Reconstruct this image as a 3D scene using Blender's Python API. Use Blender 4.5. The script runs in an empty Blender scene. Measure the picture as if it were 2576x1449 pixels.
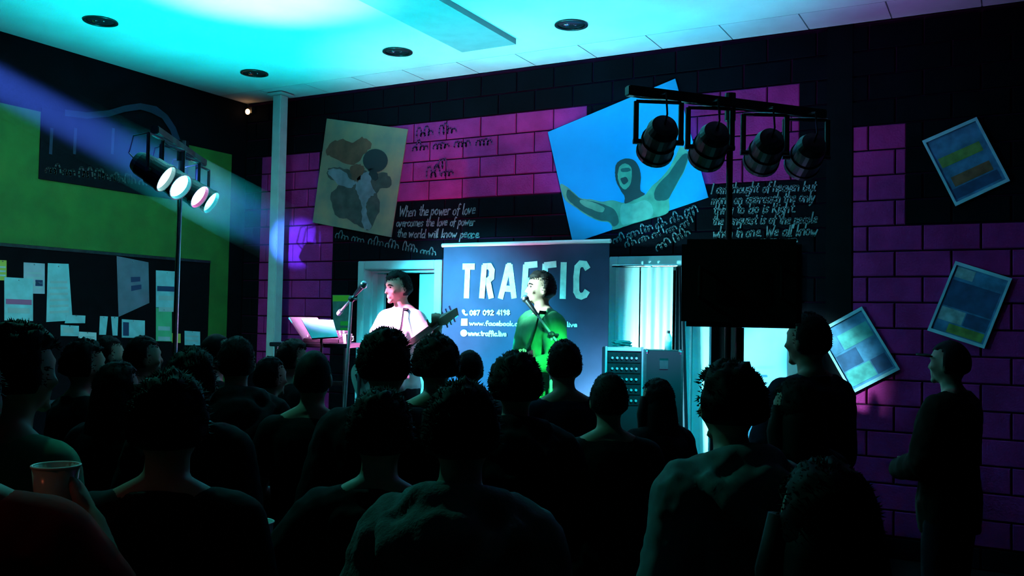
import bpy, bmesh, math, random
from mathutils import Vector, Matrix, noise
random.seed(7)
S = bpy.context.scene
C = S.collection
V = Vector

# ------------------------------------------------------------------ camera
F, CX, CY = 2289.0, 1288.0, 724.5
YAW, PITCH, ROLL = math.radians(28.837), math.radians(2.024), math.radians(1.110)
CAM = V((0, 0, 1.75))
fw = V((-math.sin(YAW) * math.cos(PITCH), math.cos(YAW) * math.cos(PITCH), math.sin(PITCH)))
r0 = V((math.cos(YAW), math.sin(YAW), 0)); u0 = r0.cross(fw)
rt = math.cos(ROLL) * r0 + math.sin(ROLL) * u0
up = -math.sin(ROLL) * r0 + math.cos(ROLL) * u0
cd = bpy.data.cameras.new('camera'); cam = bpy.data.objects.new('camera', cd); C.objects.link(cam)
cd.sensor_width = 36; cd.lens = 36 * F / 2576; cd.clip_end = 60; cd.clip_start = 0.05
m = Matrix.Identity(4)
for i in range(3):
    m[i][0], m[i][1], m[i][2], m[i][3] = rt[i], up[i], -fw[i], CAM[i]
cam.matrix_world = m
S.camera = cam

# ------------------------------------------------------------------ world, exposure
w = bpy.data.worlds.new('dark_hall'); S.world = w; w.use_nodes = True
w.node_tree.nodes['Background'].inputs[0].default_value = (0.25, 0.3, 0.4, 1)
w.node_tree.nodes['Background'].inputs[1].default_value = 0.0015
S.view_settings.view_transform = 'Standard'
try: S.view_settings.look = 'None'
except Exception: pass
S.view_settings.exposure = 0.0
S.view_settings.gamma = 1.0
S.view_settings.use_curve_mapping = False

# light strengths (watts): the lamps themselves are made with their fixtures further down
P_CEIL = 1150; P_CEILB = 850; P_CEIL2 = 260; P_HOT = 1700; P_CURT = 900; P_PINK = 190
P_L = [3200, 120, 4300, 2800]
P_R = [1100, 280, 430, 190]
P_BLUE = 30000; P_BOARD = 380; P_CROWD = 60; P_WARM = 12

BACK_Y, LEFT_X, CEIL_Z, STAGE_Z = 7.5, -7.6, 4.14, 0.30

def ray(x, y): return fw * F + rt * (x - CX) - up * (y - CY)
def back(x, y, Y=BACK_Y): d = ray(x, y); return CAM + d * (Y / d.y)
def left(x, y, X=LEFT_X): d = ray(x, y); return CAM + d * (X / d.x)
def ceil(x, y, Z=CEIL_Z): d = ray(x, y); return CAM + d * ((Z - CAM.z) / d.z)
def dep(x, y, z): return CAM + ray(x, y) * (z / F)

# ------------------------------------------------------------------ materials
MATS = {}
def mat(name, col, rough=0.7, metal=0.0, var=0.0, vscale=8.0, bump=0.0, bscale=60.0, emit=None, estr=0.0, col2=None, sheen=0.0, spec=0.5):
    if name in MATS: return MATS[name]
    ma = bpy.data.materials.new(name); ma.use_nodes = True
    nt = ma.node_tree; b = nt.nodes['Principled BSDF']
    b.inputs['Base Color'].default_value = (*col, 1); b.inputs['Roughness'].default_value = rough
    b.inputs['Metallic'].default_value = metal
    b.inputs['Specular IOR Level'].default_value = spec
    if sheen: b.inputs['Sheen Weight'].default_value = sheen
    if emit:
        b.inputs['Emission Color'].default_value = (*emit, 1); b.inputs['Emission Strength'].default_value = estr
    if var or bump:
        tc = nt.nodes.new('ShaderNodeTexCoord')
    if var:
        n = nt.nodes.new('ShaderNodeTexNoise'); n.inputs['Scale'].default_value = vscale; n.inputs['Detail'].default_value = 6
        nt.links.new(tc.outputs['Object'], n.inputs['Vector'])
        cr = nt.nodes.new('ShaderNodeValToRGB')
        c2 = col2 or tuple(c * (1 - var) for c in col)
        cr.color_ramp.elements[0].position = 0.35; cr.color_ramp.elements[0].color = (*c2, 1)
        cr.color_ramp.elements[1].position = 0.65; cr.color_ramp.elements[1].color = (*col, 1)
        nt.links.new(n.outputs['Fac'], cr.inputs['Fac']); nt.links.new(cr.outputs['Color'], b.inputs['Base Color'])
    if bump:
        n2 = nt.nodes.new('ShaderNodeTexNoise'); n2.inputs['Scale'].default_value = bscale; n2.inputs['Detail'].default_value = 4
        nt.links.new(tc.outputs['Object'], n2.inputs['Vector'])
        bp = nt.nodes.new('ShaderNodeBump'); bp.inputs['Strength'].default_value = bump; bp.inputs['Distance'].default_value = 0.01
        nt.links.new(n2.outputs['Fac'], bp.inputs['Height']); nt.links.new(bp.outputs['Normal'], b.inputs['Normal'])
    MATS[name] = ma
    return ma

# ------------------------------------------------------------------ mesh building
class MB:
    def __init__(s): s.v = []; s.f = []
    def add(s, vs, fs):
        o = len(s.v); s.v += [V(p) for p in vs]; s.f += [tuple(i + o for i in f) for f in fs]; return s
    def box(s, c, size, rot=None):
        c = V(c); h = [x / 2 for x in size]
        pts = [V((sx * h[0], sy * h[1], sz * h[2])) for sx in (-1, 1) for sy in (-1, 1) for sz in (-1, 1)]
        if rot is not None: pts = [rot @ p for p in pts]
        return s.add([c + p for p in pts], [(0, 1, 3, 2), (4, 6, 7, 5), (0, 4, 5, 1), (2, 3, 7, 6), (0, 2, 6, 4), (1, 5, 7, 3)])
    def bbox(s, x0, x1, y0, y1, z0, z1): return s.box(((x0 + x1) / 2, (y0 + y1) / 2, (z0 + z1) / 2), (abs(x1 - x0), abs(y1 - y0), abs(z1 - z0)))
    def chbox(s, x0, x1, y0, y1, z0, z1, b):
        # box whose -y face has chamfered edges
        vs = [(x0, y1, z0), (x1, y1, z0), (x1, y1, z1), (x0, y1, z1), (x0, y0 + b, z0), (x1, y0 + b, z0), (x1, y0 + b, z1), (x0, y0 + b, z1),
              (x0 + b, y0, z0 + b), (x1 - b, y0, z0 + b), (x1 - b, y0, z1 - b), (x0 + b, y0, z1 - b)]
        fs = [(8, 9, 10, 11), (3, 2, 1, 0)]
        for i in range(4):
            j = (i + 1) % 4
            fs += [(i, j, 4 + j, 4 + i), (4 + i, 4 + j, 8 + j, 8 + i)]
        return s.add(vs, fs)
    def tube(s, pts, rad, n=10, flat=1.0, upv=None):
        pts = [V(p) for p in pts]
        if not isinstance(rad, (list, tuple)): rad = [rad] * len(pts)
        t0 = (pts[1] - pts[0]).normalized()
        a = V(upv) if upv else (V((0, 0, 1)) if abs(t0.z) < 0.9 else V((1, 0, 0)))
        nrm = (a - t0 * a.dot(t0)).normalized()
        vs = []; k = len(pts)
        for i, p in enumerate(pts):
            t = (pts[min(i + 1, k - 1)] - pts[max(i - 1, 0)]).normalized()
            nrm = (nrm - t * nrm.dot(t)).normalized(); bn = t.cross(nrm)
            for j in range(n):
                an = 2 * math.pi * j / n
                vs.append(p + (nrm * math.cos(an) * flat + bn * math.sin(an)) * rad[i])
        fs = [(i * n + j, i * n + (j + 1) % n, (i + 1) * n + (j + 1) % n, (i + 1) * n + j) for i in range(k - 1) for j in range(n)]
        fs += [tuple(range(n - 1, -1, -1)), tuple((k - 1) * n + j for j in range(n))]
        return s.add(vs, fs)
    def ell(s, c, r, rot=None, nu=16, nv=10, fn=None):
        c = V(c); vs = []; fs = []
        for i in range(nv + 1):
            ph = math.pi * i / nv - math.pi / 2
            if i in (0, nv): ring = [V((0, 0, math.sin(ph)))]
            else: ring = [V((math.cos(ph) * math.cos(2 * math.pi * j / nu), math.cos(ph) * math.sin(2 * math.pi * j / nu), math.sin(ph))) for j in range(nu)]
            for d in ring:
                p = V((d.x * r[0], d.y * r[1], d.z * r[2]))
                if fn: p = fn(p, d)
                if rot is not None: p = rot @ p
                vs.append(c + p)
        for j in range(nu):
            fs.append((0, 1 + (j + 1) % nu, 1 + j))
            for i in range(nv - 2):
                a = 1 + i * nu; b = a + nu
                fs.append((a + j, a + (j + 1) % nu, b + (j + 1) % nu, b + j))
            a = 1 + (nv - 2) * nu
            fs.append((a + j, a + (j + 1) % nu, len(vs) - 1))
        return s.add(vs, fs)
    def loft(s, rings, n=20, p=2.3):
        vs = []
        for (x, y, z, rx, ry) in rings:
            for j in range(n):
                a = 2 * math.pi * j / n; c, sn = math.cos(a), math.sin(a)
                q = (abs(c) ** p + abs(sn) ** p) ** (-1 / p)
                vs.append((x + c * q * rx, y + sn * q * ry, z))
        k = len(rings)
        fs = [(i * n + j, i * n + (j + 1) % n, (i + 1) * n + (j + 1) % n, (i + 1) * n + j) for i in range(k - 1) for j in range(n)]
        fs += [tuple(range(n - 1, -1, -1)), tuple((k - 1) * n + j for j in range(n))]
        return s.add(vs, fs)
    def prism(s, pts, nrm, t):
        # polygon pts (any order), thickness t along nrm
        pts = [V(p) for p in pts]; nrm = V(nrm); k = len(pts)
        ar = V((0, 0, 0))
        for i in range(k): ar += pts[i].cross(pts[(i + 1) % k])
        if ar.dot(nrm) < 0: pts.reverse()
        vs = pts + [p + nrm * t for p in pts]
        fs = [tuple(range(k - 1, -1, -1)), tuple(range(k, 2 * k))] + [(i, (i + 1) % k, k + (i + 1) % k, k + i) for i in range(k)]
        return s.add(vs, fs)
    def mesh(s, name, smooth=False):
        me = bpy.data.meshes.new(name); me.from_pydata([tuple(p) for p in s.v], [], s.f); me.update()
        if smooth: me.polygons.foreach_set('use_smooth', [True] * len(me.polygons)); me.update()
        return me
    def build(s, name, material, parent=None, smooth=False, bevel=0.0):
        if parent is not None and not parent.get('_local'):
            o0 = wloc(parent); s.v = [p - o0 for p in s.v]
        me = s.mesh(name, smooth); me.materials.append(material)
        if bevel:
            bm = bmesh.new(); bm.from_mesh(me)
            bmesh.ops.bevel(bm, geom=list(bm.edges), offset=bevel, segments=2, affect='EDGES', clamp_overlap=True)
            bm.to_mesh(me); bm.free()
        return obj(name, me, parent)

def wloc(o):
    p = V((0, 0, 0))
    while o is not None: p += o.location; o = o.parent
    return p
def obj(name, me, parent=None):
    o = bpy.data.objects.new(name, me); C.objects.link(o)
    if parent is not None: o.parent = parent
    return o
def tag(o, label=None, cat=None, group=None, kind=None):
    if label: o['label'] = label
    if cat: o['category'] = cat
    if group: o['group'] = group
    if kind: o['kind'] = kind
    return o
def thing(name, loc, label, cat, group=None):
    o = bpy.data.objects.new(name, None); C.objects.link(o); o.location = loc; o.empty_display_size = 0.1
    return tag(o, label, cat, group)
def struct(o): o['kind'] = 'structure'; return o

def spot(name, loc, target, power, col, angle, blend=0.5, size=0.06, parent=None):
    l = bpy.data.lights.new(name, 'SPOT'); l.energy = power; l.color = col; l.spot_size = math.radians(angle); l.spot_blend = blend; l.shadow_soft_size = size
    o = bpy.data.objects.new(name, l); C.objects.link(o)
    d = (V(target) - V(loc)).normalized()
    o.rotation_mode = 'QUATERNION'; o.rotation_quaternion = d.to_track_quat('-Z', 'Y'); o.location = V(loc)
    if parent is not None: o.parent = parent; o.location = V(loc) - wloc(parent)
    return o

# common materials
M_BLACKWALL = mat('black_wall_paint', (0.0028, 0.003, 0.006), 0.85, var=0.4, vscale=3, bump=0.25, bscale=45, spec=0.06)
M_PINK = mat('magenta_wall_paint', (0.44, 0.022, 0.19), 0.8, spec=0.1, var=0.3, vscale=5, bump=0.5, bscale=60)
M_MORTAR = mat('painted_mortar', (0.05, 0.006, 0.03), 0.9, var=0.3, spec=0.05)
M_GREEN = mat('green_wall_paint', (0.034, 0.145, 0.018), 0.8, var=0.25, vscale=4, bump=0.3, bscale=80)
M_CEIL = mat('ceiling_white', (0.62, 0.62, 0.64), 0.85, var=0.12, vscale=2.5, bump=0.15, bscale=90)
M_CEILP = mat('ceiling_border_panel', (0.60, 0.58, 0.62), 0.85, var=0.15, vscale=3)
M_BLACK = mat('black_powder_coat', (0.012, 0.012, 0.014), 0.45, var=0.3, vscale=20)
M_BLACKGLOSS = mat('black_plastic', (0.008, 0.008, 0.009), 0.3)
M_STEEL = mat('bare_steel', (0.5, 0.5, 0.52), 0.3, metal=1.0, var=0.2, vscale=30)
M_CHROME = mat('chrome', (0.8, 0.8, 0.8), 0.1, metal=1.0)
M_WHITE = mat('white_paint', (0.75, 0.75, 0.75), 0.5, var=0.08)
M_PALE = mat('pale_grey_paint', (0.45, 0.50, 0.52), 0.55, var=0.15)
M_CHALK = mat('white_marker_lettering', (0.22, 0.29, 0.31), 0.9, var=0.6, vscale=30)
M_FLOOR = mat('dark_floor', (0.008, 0.007, 0.007), 0.7, spec=0.2, var=0.4, vscale=4)
M_STAGE = mat('black_stage_carpet', (0.015, 0.015, 0.017), 0.9, var=0.3, vscale=40)
M_POLE = mat('pale_stand_paint', (0.32, 0.34, 0.36), 0.4, var=0.2)
M_TARN = mat('worn_black_alloy', (0.05, 0.05, 0.055), 0.4, metal=0.6, var=0.4, vscale=25)

# ------------------------------------------------------------------ the hall
X0, X1, Y0 = LEFT_X, 3.6, -4.5
struct(MB().bbox(X0 - .2, X1 + .2, Y0 - .2, BACK_Y + 1.6, -0.15, 0).build('floor', M_FLOOR))
struct(MB().bbox(X1, X1 + .2, Y0, BACK_Y, 0, CEIL_Z).build('wall_right', M_BLACKWALL))
struct(MB().bbox(X0 - .2, X1 + .2, Y0 - .2, Y0, 0, CEIL_Z).build('wall_front', M_BLACKWALL))
wl = struct(MB().bbox(X0 - .2, X0, Y0, BACK_Y, 0, CEIL_Z).build('wall_left', M_BLACKWALL))
ST = 0.42      # depth of the ceiling's border strip along the stage wall
cl = struct(MB().bbox(X0 - .2, X1 + .2, Y0 - .2, BACK_Y - ST, CEIL_Z, CEIL_Z + .15).bbox(X0 - .2, X1 + .2, BACK_Y - ST, BACK_Y + .2, CEIL_Z + .02, CEIL_Z + .15).build('ceiling', M_CEIL))
x = X0; k = 0
pme = None
xs_ref = ceil(1346, 164).x
x = xs_ref - 0.62 * math.floor((xs_ref - X0) / 0.62) - 0.62
while x < X1:
    a, b = max(x, X0), min(x + 0.62, X1)
    MB().bbox(a + .005, b - .005, BACK_Y - ST + .006, BACK_Y - .002, CEIL_Z, CEIL_Z + .018).build('ceiling_panel', M_CEILP, cl)
    x += 0.62
# shallow boxed beam under the ceiling, its dimmer underside painted as darker grey
bl, br = ceil(1215, 145), ceil(1340, 115)
bx0, bx1 = ceil(1080, 75).x, ceil(1235, 60).x
M_BEAM = mat('beam_shade_grey', (0.20, 0.22, 0.23), 0.9, var=0.1, spec=0.1)
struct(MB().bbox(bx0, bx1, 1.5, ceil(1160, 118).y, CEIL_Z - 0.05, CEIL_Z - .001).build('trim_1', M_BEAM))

# back wall: core with two openings, then the courses of blocks
D1 = (back(905, 656).x, back(1115, 654).x); D2 = (back(1536, 647).x, back(2012, 640).x); DT = back(1000, 656).z
wb = MB()
for a, b, z0, z1 in ((X0, D1[0], 0, CEIL_Z), (D1[0], D1[1], DT, CEIL_Z), (D1[1], D2[0], 0, CEIL_Z), (D2[0], D2[1], DT, CEIL_Z), (D2[1], X1, 0, CEIL_Z), (D1[0], D1[1], 0, STAGE_Z), (D2[0], D2[1], 0, STAGE_Z)):
    wb.bbox(a, b, BACK_Y + .018, BACK_Y + .2, z0, z1)
wall = struct(wb.build('wall_back', M_MORTAR))
HB, WBk = 0.1973, 0.392
zref = back(1200, 497).z; xref = back(1249.5, 470).x
def zs(z): return zref + round((z - zref) / HB) * HB
P1 = (back(860, 420).x, back(1475, 320).x, zref, zs(back(1250, 290).z))
P2 = (X0 + .25, back(834, 700).x, 0, zs(back(750, 585).z))
P2b = (X0 + .25, back(800, 500).x, P2[3], zs(back(750, 385).z))
P3 = (back(1560, 400).x, back(2010, 350).x, zs(back(1850, 465).z), zs(back(1900, 215).z))
P4 = (back(2146, 500).x, back(2278, 450).x, zs(back(2200, 570).z), zs(back(2200, 312).z))
P5 = (back(2146, 700).x, 1.6, 0.2, P4[2])
PATCH = [P1, P2, P2b, P3, P4, P5]
blackb = MB(); G = .006; shared = {}
k0 = -int((zref) / HB) - 1
for k in range(k0, 9):
    za, zb = zref + k * HB, zref + (k + 1) * HB
    za, zb = max(za, 0), min(zb, CEIL_Z)
    if zb - za < .03: continue
    zm = (za + zb) / 2
    off = xref + (WBk / 2 if k % 2 else 0)
    n0 = int((X0 - off) / WBk) - 1
    joints = [off + i * WBk for i in range(n0, n0 + 33)]
    cuts = sorted(set([p[0] for p in PATCH if p[2] < zm < p[3]] + [p[1] for p in PATCH if p[2] < zm < p[3]] + ([D1[0], D1[1], D2[0], D2[1]] if zm < DT - .03 and zm > STAGE_Z else [])))
    for i in range(len(joints) - 1):
        a, b = max(joints[i], X0), min(joints[i + 1], X1)
        if b - a < .02: continue
        br_ = [a] + [c for c in cuts if a + .015 < c < b - .015] + [b]
        for q in range(len(br_) - 1):
            u, v = br_[q], br_[q + 1]; xm = (u + v) / 2
            if STAGE_Z < zm < DT - .03 and (D1[0] - .01 < xm < D1[1] + .01 or D2[0] - .01 < xm < D2[1] + .01): continue
            u2 = u + (G if q == 0 else 0); v2 = v - (G if q == len(br_) - 2 else 0)
            pink = any(p[0] < xm < p[1] and p[2] < zm < p[3] for p in PATCH)
            dy = random.uniform(-.0015, .0015)
            if pink and xm < 0.9 and zm > 0.9:
                MB().chbox(u2, v2, BACK_Y + dy, BACK_Y + .018, za + G, zb - G, .006).build('block', M_PINK, wall)
            elif not pink:
                blackb.chbox(u2, v2, BACK_Y + dy, BACK_Y + .018, za + G, zb - G, .006)
            else:
                shared.setdefault('p', MB()).chbox(u2, v2, BACK_Y + dy, BACK_Y + .018, za + G, zb - G, .006)
tag(blackb.build('black_block_courses', M_BLACKWALL, wall), kind='stuff')
if 'p' in shared: tag(shared['p'].build('low_block_courses', M_PINK, wall), kind='stuff')

# dark boxed pilaster on the right of the stage wall, and the pale steel post near the corner
pa, pb = back(2079, 500).x, back(2143, 500).x
M_PIL = mat('charcoal_pilaster_paint', (0.0035, 0.004, 0.006), 0.8, var=0.3, spec=0.06)
struct(MB().bbox(pa, pb, BACK_Y - .0045, BACK_Y - .002, 0, CEIL_Z - .001).build('trim_2', M_PIL))
cx = (back(676, 800, 7.3).x + back(712, 800, 7.3).x) / 2
post = struct(MB().bbox(cx - .058, cx + .058, 7.22, 7.335, 0, CEIL_Z - .03).build('trim_3', M_PALE, bevel=.008))
MB().bbox(cx - .1, cx + .1, 7.18, 7.375, CEIL_Z - .031, CEIL_Z - .012).build('top_plate', M_PALE, post)
MB().bbox(cx - .1, cx + .1, 7.18, 7.375, 0.001, .015).build('base_plate', M_PALE, post)

# stage riser
stg = struct(MB().bbox(-6.5, -0.9, 4.95, BACK_Y - .01, 0, STAGE_Z).build('floor_stage', M_STAGE))
MB().bbox(-6.5, -0.9, 4.93, 4.95, STAGE_Z - .04, STAGE_Z + .004).build('edge_strip', M_TARN, stg)

# ------------------------------------------------------------------ lettering: a one-stroke alphabet
GL = {
'a': (.6, [[(.5, .45), (.3, .55), (.08, .38), (.1, .1), (.28, 0), (.48, .2)], [(.5, .55), (.5, .08), (.6, 0)]]),
'b': (.55, [[(.08, 1), (.08, 0), (.35, 0), (.48, .2), (.4, .45), (.08, .45)]]),
'c': (.5, [[(.45, .45), (.28, .55), (.08, .35), (.12, .08), (.3, 0), (.46, .1)]]),
'd': (.6, [[(.5, .45), (.28, .52), (.08, .35), (.1, .08), (.28, 0), (.48, .15)], [(.5, 1), (.5, .05), (.58, 0)]]),
'e': (.52, [[(.08, .28), (.45, .3), (.4, .52), (.2, .53), (.06, .28), (.15, .03), (.46, .06)]]),
'f': (.4, [[(.42, .9), (.28, 1), (.18, .85), (.18, -.1)], [(.02, .5), (.38, .52)]]),
'g': (.55, [[(.45, .5), (.2, .52), (.08, .3), (.2, .06), (.45, .2)], [(.46, .54), (.46, -.25), (.3, -.38), (.08, -.3)]]),
'h': (.55, [[(.08, 1), (.08, 0)], [(.08, .35), (.3, .54), (.45, .4), (.46, 0)]]),
'i': (.25, [[(.1, .52), (.1, .05), (.2, 0)], [(.1, .72), (.12, .76)]]),
'k': (.5, [[(.08, 1), (.08, 0)], [(.42, .52), (.1, .25), (.45, 0)]]),
'l': (.25, [[(.1, 1), (.1, .06), (.22, 0)]]),
'm': (.8, [[(.06, .52), (.06, 0)], [(.06, .35), (.22, .54), (.36, .4), (.36, 0)], [(.36, .35), (.55, .54), (.68, .4), (.7, 0)]]),
'n': (.55, [[(.06, .52), (.06, 0)], [(.06, .35), (.28, .54), (.44, .4), (.46, 0)]]),
'o': (.55, [[(.28, .53), (.08, .4), (.08, .12), (.28, 0), (.46, .12), (.46, .4), (.28, .53)]]),
'p': (.55, [[(.08, .52), (.06, -.4)], [(.08, .4), (.3, .54), (.46, .3), (.3, .02), (.08, .1)]]),
'q': (.55, [[(.45, .5), (.2, .52), (.08, .3), (.2, .06), (.45, .2)], [(.46, .54), (.46, -.35)]]),
'r': (.42, [[(.08, .52), (.08, 0)], [(.08, .32), (.22, .52), (.38, .48)]]),
's': (.45, [[(.4, .48), (.22, .54), (.1, .4), (.36, .18), (.24, 0), (.05, .06)]]),
't': (.42, [[(.2, .85), (.2, .08), (.36, .02)], [(.04, .55), (.38, .56)]]),
'u': (.55, [[(.06, .52), (.08, .1), (.24, 0), (.44, .18)], [(.46, .52), (.46, .05), (.54, 0)]]),
'v': (.5, [[(.04, .52), (.22, 0), (.44, .54)]]),
'w': (.75, [[(.04, .52), (.18, 0), (.34, .42), (.5, 0), (.68, .54)]]),
'y': (.5, [[(.06, .52), (.24, .05)], [(.46, .54), (.2, -.2), (.04, -.35)]]),
'W': (1.0, [[(.04, .95), (.24, 0), (.46, .7), (.68, 0), (.92, 1)]]),
'I': (.4, [[(.2, 1), (.16, 0)]]),
'R': (.65, [[(.1, 0), (.1, 1), (.42, .95), (.48, .7), (.36, .5), (.1, .48), (.55, 0)]]),
'T': (.65, [[(.02, .95), (.6, 1)], [(.3, .97), (.26, 0)]]),
'A': (.65, [[(.02, 0), (.3, 1), (.58, 0)], [(.14, .36), (.48, .36)]]),
'0': (.55, [[(.28, 1), (.08, .75), (.08, .25), (.28, 0), (.46, .25), (.46, .75), (.28, 1)]]),
'8': (.55, [[(.28, .52), (.08, .75), (.28, 1), (.46, .75), (.28, .52), (.06, .25), (.28, 0), (.48, .25), (.28, .52)]]),
'7': (.55, [[(.06, .98), (.48, .98), (.2, 0)]]),
'9': (.55, [[(.44, .7), (.2, .55), (.08, .78), (.26, 1), (.44, .8), (.4, .3), (.26, 0)]]),
'2': (.55, [[(.08, .8), (.28, 1), (.46, .75), (.06, 0), (.5, .02)]]),
'4': (.55, [[(.36, 0), (.36, 1), (.05, .3), (.5, .3)]]),
'1': (.4, [[(.08, .8), (.22, 1), (.22, 0)]]),
'.': (.25, [[(.08, 0), (.12, .04)]]), ',': (.25, [[(.12, .05), (.06, -.15)]]), '/': (.4, [[(.02, -.1), (.36, 1.05)]]),
"'": (.2, [[(.1, 1), (.08, .8)]]),
}
def ribbon(mb, pts, wd, nrm, wob=0):
    for i in range(len(pts) - 1):
        a, b = pts[i], pts[i + 1]; d = b - a
        if d.length < 1e-6: continue
        t = d.normalized(); s = t.cross(nrm).normalized() * wd / 2; e = t * wd * .35
        mb.add([a - e - s, b + e - s, b + e + s, a - e + s], [(0, 1, 2, 3)])
def text(mb, s, p0, p1, h, wd, nrm, lift=.0015, slant=.18, jit=.055, warp=None):
    # handwriting from p0 to p1 (baseline ends), letter height h
    p0, p1 = V(p0), V(p1); nrm = V(nrm); U = (p1 - p0).normalized(); W = nrm.cross(U).normalized()
    if W.z < 0: W = -W
    tot = sum(GL[c][0] if c in GL else .4 for c in s); sx = (p1 - p0).length / tot; x = 0
    for c in s:
        if c in GL:
            wdt, pls = GL[c]; jx, jy = random.uniform(-jit, jit), random.uniform(-jit, jit)
            for pl in pls:
                q = []
                for (a, b) in pl:
                    pt = p0 + U * ((x + a + jx) * sx + b * slant * h) + W * ((b + jy) * h) + nrm * lift
                    if warp: pt = warp(pt)
                    q.append(pt)
                ribbon(mb, q, wd, nrm)
            x += wdt
        else: x += .4
def scribble(mb, p0, p1, h, wd, nrm, lift=.0015, words=5):
    # illegible joined-up scrawl: looping waves with a few tall stems and gaps between the words
    p0, p1, nrm = V(p0), V(p1), V(nrm); U = (p1 - p0).normalized(); W = nrm.cross(U).normalized()
    if W.z < 0: W = -W
    L = (p1 - p0).length; x = 0
    for k in range(words):
        wl_ = L / words * random.uniform(.68, .86); n = max(3, int(wl_ / (h * .40))); q = []
        for i in range(n):
            hh = h * (random.uniform(.38, .6) if random.random() < .75 else random.uniform(.85, 1.1)); st = wl_ / n
            for s in range(7):
                a_ = s / 7 * 2 * math.pi
                q.append(p0 + U * (x + st * (i + s / 7) - st * .34 * math.sin(a_)) + W * (hh * .5 * (1 - math.cos(a_)) + random.uniform(-.03, .03) * h) + nrm * lift)
        ribbon(mb, q, wd, nrm); x += L / words
NB = V((0, -1, 0))
lt = MB()
text(lt, 'When the power of love', back(1003, 545), back(1195, 538), .105, .0115, NB, .006)
text(lt, 'overcomes the love of power', back(996, 570), back(1195, 567), .085, .011, NB, .006)
text(lt, 'the world will know peace.', back(998, 597), back(1208, 598), .085, .0115, NB, .006)
MB_t1 = lt.build('quotation_lettering', M_CHALK, wall)
lt = MB(); scribble(lt, back(845, 598), back(1105, 645), .085, .011, NB, .006, 6); lt.build('signature_lettering', M_CHALK, wall)
lt = MB()
for s_, a, b, h in (('I am thought of heaven but', (1786, 487), (2052, 480), .085), ("mon't on approach the only", (1790, 513), (2048, 507), .085), ('thing to do is Right.', (1794, 538), (2002, 534), .085),
                    ('the conquest is of the people', (1792, 566), (2055, 561), .085), ('when in one. We all know', (1792, 597), (2055, 592), .09)):
    text(lt, s_, back(*a), back(*b), h, .0115, NB, .006)
scribble(lt, back(1866, 614), back(2010, 610), .06, .012, NB, .006, 4)
lt.build('long_quotation_lettering', M_CHALK, wall)
lt = MB()
for a, b, n in (((1545, 612), (1765, 535), 6), ((1575, 622), (1750, 562), 5), ((1655, 632), (1745, 585), 2)):
    scribble(lt, back(*a), back(*b), .085, .011, NB, .006, n)
lt.build('slanted_lettering', M_CHALK, wall)
lt = MB(); M_INK = mat('dark_marker_ink', (0.12, 0.012, 0.10), 0.9)
for a, b, n in (((1050, 345), (1165, 332), 2), ((1040, 380), (1255, 362), 4), ((1095, 425), (1130, 422), 1), ((1075, 448), (1150, 440), 2)):
    scribble(lt, back(*a), back(*b), .1, .014, NB, .006, n)
lt.build('pink_wall_lettering', M_INK, wall)

# ------------------------------------------------------------------ doorways in the stage wall
M_FRAME = mat('pale_door_frame_paint', (0.55, 0.60, 0.62), 0.45, var=0.1)
M_LEAF = mat('pale_door_paint', (0.50, 0.62, 0.64), 0.5, var=0.12)
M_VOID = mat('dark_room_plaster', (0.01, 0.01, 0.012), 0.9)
def doorway(name, x0, x1, fw_=.085):
    y0, y1 = BACK_Y - .03, BACK_Y + .22
    mb = MB().bbox(x0, x0 + fw_, y0, y1, STAGE_Z, DT).bbox(x1 - fw_, x1, y0, y1, STAGE_Z, DT).bbox(x0 + fw_, x1 - fw_, y0, y1, DT - fw_, DT)
    fr = struct(mb.build(name, M_FRAME, bevel=.006))
    MB().bbox(x0 + fw_, x0 + fw_ + .03, BACK_Y + .08, y1, STAGE_Z, DT - fw_).bbox(x1 - fw_ - .03, x1 - fw_, BACK_Y + .08, y1, STAGE_Z, DT - fw_).bbox(x0 + fw_ + .03, x1 - fw_ - .03, BACK_Y + .08, y1, DT - fw_ - .03, DT - fw_).build('door_stop', M_FRAME, fr)
    return fr
d1 = doorway('door_1', *D1)
# half-open leaf behind the first frame, hinged on the right
lx_0, lx_1 = D1[1] - .41, D1[1] - .185
lf = MB().bbox(lx_0, lx_1, BACK_Y + .19, BACK_Y + .23, STAGE_Z + .01, DT - .12)
lfo = lf.build('door_leaf', M_LEAF, d1, bevel=.004)
MB().tube([(lx_0 + .05, BACK_Y + .185, 1.35), (lx_0 + .05, BACK_Y + .14, 1.35), (lx_0 + .15, BACK_Y + .14, 1.35)], .010).build('door_handle', M_CHROME, lfo)
MB().bbox(lx_1 + .002, lx_1 + .03, BACK_Y + .16, BACK_Y + .22, STAGE_Z, DT - .1).build('door_edge', M_FRAME, d1)
# inner reveal of the room behind, catching stage light on the left
MB().bbox(D1[0] + .085, D1[0] + .20, BACK_Y + .16, BACK_Y + .2, STAGE_Z, DT - .09).build('side_panel', M_LEAF, d1)
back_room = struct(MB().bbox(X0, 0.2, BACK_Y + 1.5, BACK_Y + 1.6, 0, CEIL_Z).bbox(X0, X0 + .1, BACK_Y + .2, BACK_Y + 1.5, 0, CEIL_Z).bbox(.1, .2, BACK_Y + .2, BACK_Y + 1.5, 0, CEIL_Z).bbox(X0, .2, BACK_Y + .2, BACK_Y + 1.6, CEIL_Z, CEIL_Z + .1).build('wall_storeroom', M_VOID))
d2 = doorway('door_2', *D2)
mx0, mx1 = back(1718, 830).x, back(1783, 830).x
MB().bbox(mx0, mx0 + .07, BACK_Y - .02, BACK_Y + .2, STAGE_Z, DT - .086).build('mullion', M_WHITE, d2, bevel=.004)
MB().bbox(mx0 + .075, mx1, BACK_Y + .03, BACK_Y + .08, STAGE_Z, DT - .1).build('fixed_panel', M_LEAF, d2, bevel=.004)
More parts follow.
